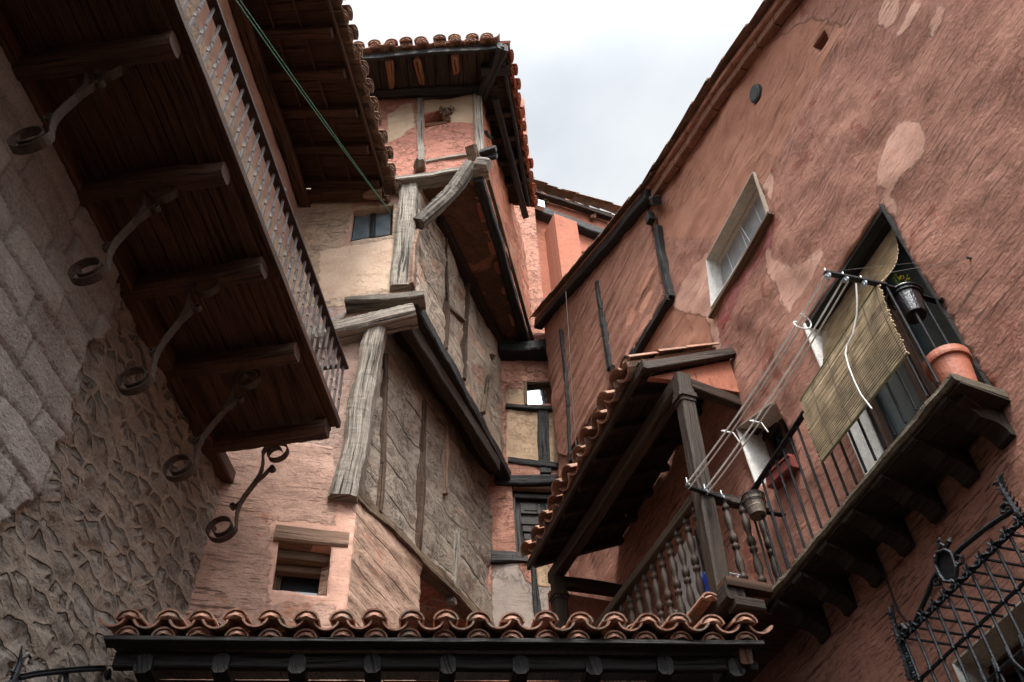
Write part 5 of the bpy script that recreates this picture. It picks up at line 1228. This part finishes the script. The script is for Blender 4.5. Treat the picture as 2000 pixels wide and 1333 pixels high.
# clothesline bars, pulleys, lines
def bar(name, a, c, label):
    t = thing(name, label, 'clothesline bar', a)
    b = MB(); b.beam(a, c, .035, .022, up=Z); b.obj('bar', M['iron'], t)
    return t
tip1 = RB.P((1733, 565), .0); B1a = rp(uB, .36, rh2+.02); B1b = HP(B1a.z-EYE, (1611, 533)); 
t1_ = bar('clothesline_bar', B1a, B1b, 'black iron bar with pulleys sticking out from the near corner of the stone balcony railing')
B2a = rp(uA, .36, rhh+.02); B2b = HP(B2a.z-EYE, (1341, 950))
t2_ = bar('clothesline_bar', B2a, B2b, 'black iron bar with pulleys beside the gallery post at the far end of the railing')
def pulley(a, par, nm='pulley'):
    b = MB(); ax = (B1b-B1a).normalized()
    b.lathe(a - ax*.008, a + ax*.008, [(0, .022), (.2, .022), (.5, .014), (.8, .022), (1, .022)], 14)
    b.strap([a + Z*.04, a + ax*.014 + Z*.0, a - Z*.03], RW.U, .012, .004); b.strap([a + Z*.04, a - ax*.014, a - Z*.03], RW.U, .012, .004); b.tube([a + Z*.03, a + Z*.075], .005, 6)
    b.obj(nm, M['zinc'], par)
P1 = [B1b.lerp(B1a, s_) - Z*.03 for s_ in (.03, .32, .62)]; P2 = [B2b.lerp(B2a, s_) + Z*.01 for s_ in (.03, .35, .66)]
for p in P1: pulley(p, t1_)
for p in P2: pulley(p, t2_)
for k, (a, c) in enumerate(((P1[0], P2[0]), (P1[1], P2[1]))):
    b = MB()
    for s_ in (-.018, .018):
        b.tube(cr_sag(a + RW.N*s_*.4 + Z*s_, c + RW.N*s_*.4 + Z*s_, .05), .006, 5)
    kn = a.lerp(c, .18 if k == 0 else .62) - Z*.01
    if k == 0:
        b.tube([kn + (RW.N*.05*math.cos(g)*(1) + Z*(.05*math.sin(g)-.05)) - RW.N*.0 + RW.U*.01*g for g in [1.5 - i*.42 for i in range(17)]], .005, 5)
    kn2 = a.lerp(c, .70 if k == 0 else .62)
    b.tube([kn2, kn2 - RW.N*(-.03) - Z*.01, kn2 - RW.N*.06 - Z*.01, kn2 - RW.N*.09 - Z*.09], .005, 5); b.log(kn2 - Z*.015, kn2 + Z*.015, .012, .012, .003, 3, 6)
    o = b.obj('clothesline', M['cord']); tag(o, ('outer' if k == 0 else 'inner') + ' doubled white clothesline with a loose knot, ' + ('starting at the tip of the upper bar' if k == 0 else 'starting nearer the railing'), 'clothesline', 'white clotheslines strung between the two bars')
b = MB(); wA = RW.P(q('r2', 1700, 300)); b.tube([B1b.lerp(B1a, .62) + Z*.03, wA], .0015, 4); b.tube([B1b.lerp(B1a, .08) + Z*.02, RW.P(q('r2', 1450, 318), .0)], .0013, 4)
b.log(wA - RW.N*.02, wA + RW.N*.03, .008, .008, .001, 3, 6); o = b.obj('stay_wire', M['railiron']); tag(o, 'thin wires tying the upper clothesline bar back to the red wall', 'wire')
# pots
def pot(name, c, r, h, mat, label, plant=None, rim=True, tilt=None):
    t = thing(name, label, 'flower pot', c)
    b = MB(); pr = [(0, .001), (0, r*.70), (.05, r*.72), (.80, r*.93), (.80, r*1.05), (.86, r*1.08), (1.0, r*1.08), (1.0, r*.98), (.9, r*.9), (.9, .001)] if rim else [(0, .001), (0, r*.8), (.1, r*.82), (.3, r*.9), (.34, r*.94), (.38, r*.9), (.9, r), (1, r*1.05), (1, r*.98), (.92, r*.9), (.92, .001)]
    ax = tilt or Z
    b.lathe(c, c + ax*h, pr, 28); b.obj('pot', M[mat], t, smooth=False)
    b = MB(); b.lathe(c + ax*h*.9, c + ax*h*.93, [(0, r*.9), (1, .001)], 16); b.obj('soil', M['soil'], t)
    if plant:
        b = MB(); fl_ = []
        for k in range(plant):
            g = U(0, 6.28); tp = c + ax*(h + U(.03, .12)) + Vector((math.cos(g), math.sin(g), 0))*U(0, r*.9); b.tube([c + ax*h*.9, tp], .0025, 4)
            for m in range(5):
                g2 = U(0, 6.28); d = Vector((math.cos(g2), math.sin(g2), U(-.2, .7)))*U(.015, .035); s_ = d.cross(Z).normalized()*.008; b.add([tp, tp+d*.5+s_, tp+d, tp+d*.5-s_], [[0, 1, 2, 3]])
            if k % 2 == 0:
                f = MB(); fl_.append(f)
                for m in range(6):
                    g2 = m*1.047; d = Vector((math.cos(g2), math.sin(g2), .5))*.02; s_ = Vector((-math.sin(g2), math.cos(g2), 0))*.009; tq = tp + Z*.012; f.add([tp + Z*.006, tq+d*.6+s_, tq+d*1.1, tq+d*.6-s_], [[0, 1, 2, 3]])
                f.log(tp + Z*.005, tp + Z*.025, .008, .008, .001, 3, 6)
        b.obj('leaves', M['leaf'], t)
        for ff in fl_: ff.obj('flower', M['petal'], t)
    return t
pc = HP(rh2-.20, (1789, 618)); pot('hanging_pot', pc, .095, .21, 'potblack', 'black glazed pot of yellow flowers hanging at the near corner of the railing', plant=12)
b = MB(); rg = pc + Z*.19; b.tube([rg + Vector((math.cos(g), math.sin(g), 0))*.108 for g in [6.283*k/20 for k in range(21)]], .006, 6)
b.tube([rg + RW.N*.1, rg + RW.N*.16 + Z*.02], .006, 5); o = b.obj('pot_ring', M['iron']); tag(o, 'black iron ring holding the black flower pot on the near railing', 'pot holder')
pc2 = HP(sh+.09, (1850, 745)); pc2 = rp(sb1+.15, .17, sh+.06)
pot('terracotta_pot', pc2, .125, .27, 'pot', 'large terracotta coloured pot standing on the near end of the stone balcony')
pc3 = HP(rhh-.24, (1481, 1008)); pot('tin_pot', pc3, .075, .17, 'pottin', 'rusty patterned tin pot hanging in a ring at the far end of the railing', rim=False)
b = MB(); rg = pc3 + Z*.165
for dz in (0, -.05): b.tube([rg + Z*dz + Vector((math.cos(g), math.sin(g), 0))*(.084+dz*.1) for g in [6.283*k/18 for k in range(19)]], .004, 5)
for k in range(6): g = k*1.047; b.tube([rg + Vector((math.cos(g), math.sin(g), 0))*.084, rg - Z*.09 + Vector((math.cos(g), math.sin(g), 0))*.07], .003, 4)
o = b.obj('pot_ring', M['iron']); tag(o, 'wire basket ring holding the rusty tin pot at the far end of the railing', 'pot holder')
PLT = thing('window_planter', 'long dull red planter trough on the sill of the small window with white reveal', 'planter', RW.P(q('r4', 1800, 940), .03))
b = MB(); a = RW.P(q('r4', 1742, 985), .03); c = RW.P(q('r4', 1880, 862), .03)
for (w, h_, z_) in ((.12, .10, 0), (.14, .02, .055)): b.beam(a + Z*z_, c + Z*z_ + Z*(a.z-c.z)*0, w, h_)
b.obj('trough', simple('dull_red_planter', (.20, .045, .035), .55), PLT)
# washing on the gallery
b = MB(); DRK = thing('drying_rack', 'white wire drying rack with washing behind the gallery balusters', 'drying rack', gp(upn+.9, floor_h+.06, -.25))
for k in range(6): b.tube([gp(upn+.35, floor_h+.45, -.12-.05*k), gp(upn+1.4, floor_h+.42, -.12-.05*k)], .0035, 4)
for u_ in (upn+.35, upn+.9, upn+1.4): b.tube([gp(u_, floor_h+.45, -.1), gp(u_, floor_h+.45, -.4)], .005, 5); b.tube([gp(u_, floor_h+.45, -.12), gp(u_+.1, floor_h+.08, -.38)], .005, 5); b.tube([gp(u_, floor_h+.45, -.38), gp(u_+.1, floor_h+.08, -.12)], .005, 5)
b.obj('frame', M['whitecloth'], DRK)
def cloth(name, u0_, u1_, top, bot, d, mat, label):
    b = MB(); rows = []
    for i in range(9): rows.append([gp(u0_+(u1_-u0_)*k/10, top+(bot-top)*i/8, d+.02*math.sin(k*1.3+i*.4)) for k in range(11)])
    b.grid(rows, close=False, cap=False, lens=[i*.05 for i in range(9)], circ=[k*.03 for k in range(11)]); o = b.obj(name, M[mat]); tag(o, label, 'cloth')
cloth('blue_cloth', upn+.36, upn+.46, floor_h+.46, floor_h+.15, -.13, 'blue', 'bright blue cloth hanging on the drying rack')
cloth('white_cloth', upn+.95, upn+1.15, floor_h+.44, floor_h+.05, -.14, 'whitecloth', 'pale cloth hanging low on the drying rack')
b = MB(); cpot = pa_ + inn*.22 + Z*.05 - RW.U*-.10; PT4 = None
pot('small_pot', cpot + RW.U*.05, .06, .12, 'pot', 'small terracotta pot on the gallery floor beside the near post')
# cables
b = MB(); ga = LB.P((418, -60), .3); gb = FP.P((766, 419), .02)
b.tube(cr_sag(ga, gb, .05, 20), .0045, 5); b.tube(cr_sag(ga + Vector((.02, 0, .015)), gb, .03, 20), .0035, 5); o = b.obj('green_cable', M['green']); tag(o, 'thin green cable stretched across the alley to the upper window', 'cable')
b = MB(); b.tube([RW.P(p, .30) for p in [(1105, 570), (1110, 640), (1117, 760), (1127, 895)]], .004, 5); o = b.obj('hanging_cable', M['railiron']); tag(o, 'thin grey cable hanging straight down in front of the far timbered bay', 'cable')
b = MB(); b.tube([RW.P(q('r3', *p), .02) for p in [(1160, 620), (1200, 690), (1240, 780), (1270, 870), (1300, 940), (1355, 1010)]], .007, 6); o = b.obj('wall_cable', M['iron']); tag(o, 'black cable running down the red wall from the balcony corbels to the grille', 'cable')
# ================================================================ TILED CANOPY in front
CP = PL((0, 5.45), 83)
cl = CP.uv((213, 1236)); crr = CP.uv((1492, 1252)); ch = (cl[1]+crr[1])/2
CT = thing('tiled_canopy', 'long low canopy of clay barrel tiles over a dark timber porch', 'canopy', CP.at((cl[0]+crr[0])/2, -EYE, -.6))
ncol = 19; pit = (crr[0]-cl[0])/ncol
sl_ = math.radians(20); dnc = CP.N*math.cos(sl_) - Z*math.sin(sl_)
b = MB(); r_ = pit*.38
for i in range(ncol+1):
    for m in range(3):
        back = -dnc*(.42+.33*m)
        if i < ncol: 
            b.tile(CP.at(cl[0]+pit*(i+.5), ch + .085, .02) + back + dnc*(.02*(m == 0)), dnc, CP.U, r_*.86, r_*1.02, .42, convex=True, plug=(m == 0), n=10, jit=.014, th=.012)
            if m == 0: b.tile(CP.at(cl[0]+pit*(i+.5), ch + .0, -.03) + back, dnc, CP.U, r_*.8, r_*.92, .42, convex=True, plug=True, n=10, jit=.006, th=.012)
        b.tile(CP.at(cl[0]+pit*i, ch + .098, .05) + back, dnc, CP.U, r_*.88, r_*1.04, .42, convex=False, n=10, jit=.013, th=.013, arc=150)
b.obj('roof_tiles', M['clay'], CT)
b = MB(); b.beam(CP.at(cl[0]-.02, ch-.02, -.05), CP.at(crr[0], ch-.02, -.05), .10, .03, jit=.004); b.beam(CP.at(cl[0]+.03, ch-.085, -.16), CP.at(crr[0]-.03, ch-.085, -.16), .06, .10, jit=.006); b.obj('fascia', M['black'], CT)  # black tone puts the shade below the tiles into its colour
b = MB(); b.plate([CP.at(cl[0], ch-.0, -.06), CP.at(crr[0], ch-.0, -.06), CP.at(crr[0]+.1, ch+.28, -.95), CP.at(cl[0], ch+.28, -.95)], Z, .03); b.obj('roof_boards', M['nearblack'], CT)
for k in range(9):
    u = cl[0] + .22 + k*(crr[0]-cl[0]-.4)/8; b = MB(); a = CP.at(u, ch-.13, -.10); b.beam(a, CP.at(u, ch-.11, -.95), .10, .13, jit=.012, bev=.25); b.obj('rafter', M['black'], CT)
b = MB(); b.beam(CP.at(cl[0]-.1, ch-.235, -.34), CP.at(crr[0]-.02, ch-.235, -.34), .12, .10, jit=.008); b.obj('porch_beam', M['black'], CT)
b = MB(); 
for k in range(8):
    u = cl[0] + .22 + k*(crr[0]-cl[0]-.4)/8; w_ = (crr[0]-cl[0]-.4)/8
    b.box(CP.at(u + w_/2, ch-.17, -.30), CP.U*(w_/2-.06), Z*.035, CP.N*.01)
b.obj('infill_board', M['brown2'], CT)
b = MB(); b.plate([CP.at(cl[0]-.35, -1.6, -.55), CP.at(crr[0]+.02, -1.6, -.55), CP.at(crr[0]+.02, ch-.05, -.55), CP.at(cl[0]-.35, ch-.05, -.55)], CP.N, .2); b.obj('porch_wall', M['nearblack'], CT)  # dark sheet added where the canopy shades, shade is in its colour
b = MB(); b.beam(CP.at(crr[0]-.12, ch-.08, -.05), CP.at(crr[0]-.12, ch+.1, -.7), .08, .12, jit=.01); b.obj('end_rafter', M['brown2'], CT)
# ================================================================ ADDED WALL behind the viewer, out of view, blocks light from the rear
b = MB(); BHP = PL((0, -5.5), 90)
wall('wall', BHP, [(-9, -1.6), (9, -1.6), (9, 5.0), (-9, 5.0)], M['mud2'], None, res=.6, th=.3, amp=.02, patches={'patch': [rect(-19, 0, -18, 1)], 'bright': [rect(-19, 0, -18, 1)]})
o = bpy.context.scene.objects[-1] if False else [x for x in bpy.data.objects if x.parent is None and x.type == 'MESH' and x.name.startswith('wall')][-1]
o.name = 'rear_wall'; tag(o, 'unseen grey mud plastered wall added behind the viewer to block light', 'wall')
# ================================================================ WORLD, SUN, CAMERA
SUN_EL, SUN_AZ = math.radians(58), math.radians(172)     # azimuth clockwise from +Y: behind the viewer, a little left
w = bpy.data.worlds.new('World'); sc.world = w; w.use_nodes = True; nt = w.node_tree; nn = nt.nodes; ll = nt.links
bg = nn['Background']; sky = nn.new('ShaderNodeTexSky'); sky.sky_type = 'NISHITA'; sky.sun_disc = False; sky.sun_elevation = SUN_EL; sky.sun_rotation = SUN_AZ; sky.air_density = 1.0; sky.dust_density = 2.0
tc = nn.new('ShaderNodeTexCoord'); mp = nn.new('ShaderNodeMapping'); mp.inputs['Scale'].default_value = (1.0, 1.0, 1.6); ll.new(tc.outputs['Generated'], mp.inputs[0])
n1 = nn.new('ShaderNodeTexNoise'); n1.inputs['Scale'].default_value = 2.6; n1.inputs['Detail'].default_value = 6; n1.inputs['Roughness'].default_value = .5; n1.inputs['Distortion'].default_value = .4; ll.new(mp.outputs[0], n1.inputs['Vector'])
cr_ = nn.new('ShaderNodeValToRGB'); e = cr_.color_ramp.elements
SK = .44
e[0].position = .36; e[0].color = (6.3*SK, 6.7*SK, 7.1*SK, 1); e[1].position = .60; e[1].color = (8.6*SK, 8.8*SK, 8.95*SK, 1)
ll.new(n1.outputs[0], cr_.inputs[0])
# the cloud sheet is brighter higher up
sx = nn.new('ShaderNodeSeparateXYZ'); ll.new(tc.outputs['Generated'], sx.inputs[0]); mr = nn.new('ShaderNodeMapRange'); mr.inputs[1].default_value = .70; mr.inputs[2].default_value = .93; mr.inputs[3].default_value = .86; mr.inputs[4].default_value = 1.06; ll.new(sx.outputs[2], mr.inputs[0])
mm = nn.new('ShaderNodeMix'); mm.data_type = 'RGBA'; mm.blend_type = 'MULTIPLY'; mm.inputs[0].default_value = 1; ll.new(cr_.outputs[0], mm.inputs[6]); ll.new(mr.outputs[0], mm.inputs[7])
# the veil of cloud glows round the hidden sun, behind and above the viewer
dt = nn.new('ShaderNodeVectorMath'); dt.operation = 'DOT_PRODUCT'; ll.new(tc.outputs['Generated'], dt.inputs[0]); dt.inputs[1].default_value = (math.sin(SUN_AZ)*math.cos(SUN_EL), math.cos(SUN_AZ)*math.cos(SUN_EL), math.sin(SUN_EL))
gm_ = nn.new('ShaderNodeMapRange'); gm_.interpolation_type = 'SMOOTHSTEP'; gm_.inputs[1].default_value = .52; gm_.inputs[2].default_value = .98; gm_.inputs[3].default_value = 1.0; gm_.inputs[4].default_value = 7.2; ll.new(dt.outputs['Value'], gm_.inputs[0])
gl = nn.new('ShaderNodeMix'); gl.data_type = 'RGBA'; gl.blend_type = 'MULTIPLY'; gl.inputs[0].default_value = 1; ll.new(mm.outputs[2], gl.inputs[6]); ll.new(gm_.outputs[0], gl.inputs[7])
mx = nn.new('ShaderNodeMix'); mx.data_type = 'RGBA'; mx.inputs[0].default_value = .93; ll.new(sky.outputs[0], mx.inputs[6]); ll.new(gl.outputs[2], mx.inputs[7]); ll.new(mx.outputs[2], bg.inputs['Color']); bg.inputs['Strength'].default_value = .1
sl = bpy.data.lights.new('sun', 'SUN'); sl.energy = 2.2; sl.angle = math.radians(18); sl.color = (1, .95, .88); so = bpy.data.objects.new('sun', sl); COL.objects.link(so)
dvec = Vector((math.sin(SUN_AZ)*math.cos(SUN_EL), math.cos(SUN_AZ)*math.cos(SUN_EL), math.sin(SUN_EL))); so.rotation_euler = dvec.to_track_quat('Z', 'Y').to_euler(); so.location = (0, 0, 30)
cd = bpy.data.cameras.new('camera'); cam = bpy.data.objects.new('camera', cd); COL.objects.link(cam); sc.camera = cam
cd.sensor_fit = 'HORIZONTAL'; cd.sensor_width = 36; cd.lens = 36*F/2000; cd.clip_end = 500; cd.clip_start = .05
mt = CAMROT.to_4x4(); mt.translation = O; cam.matrix_world = mt
vs_ = sc.view_settings; vs_.view_transform = 'Standard'; vs_.look = 'None'; vs_.exposure = 1.42; vs_.gamma = 1
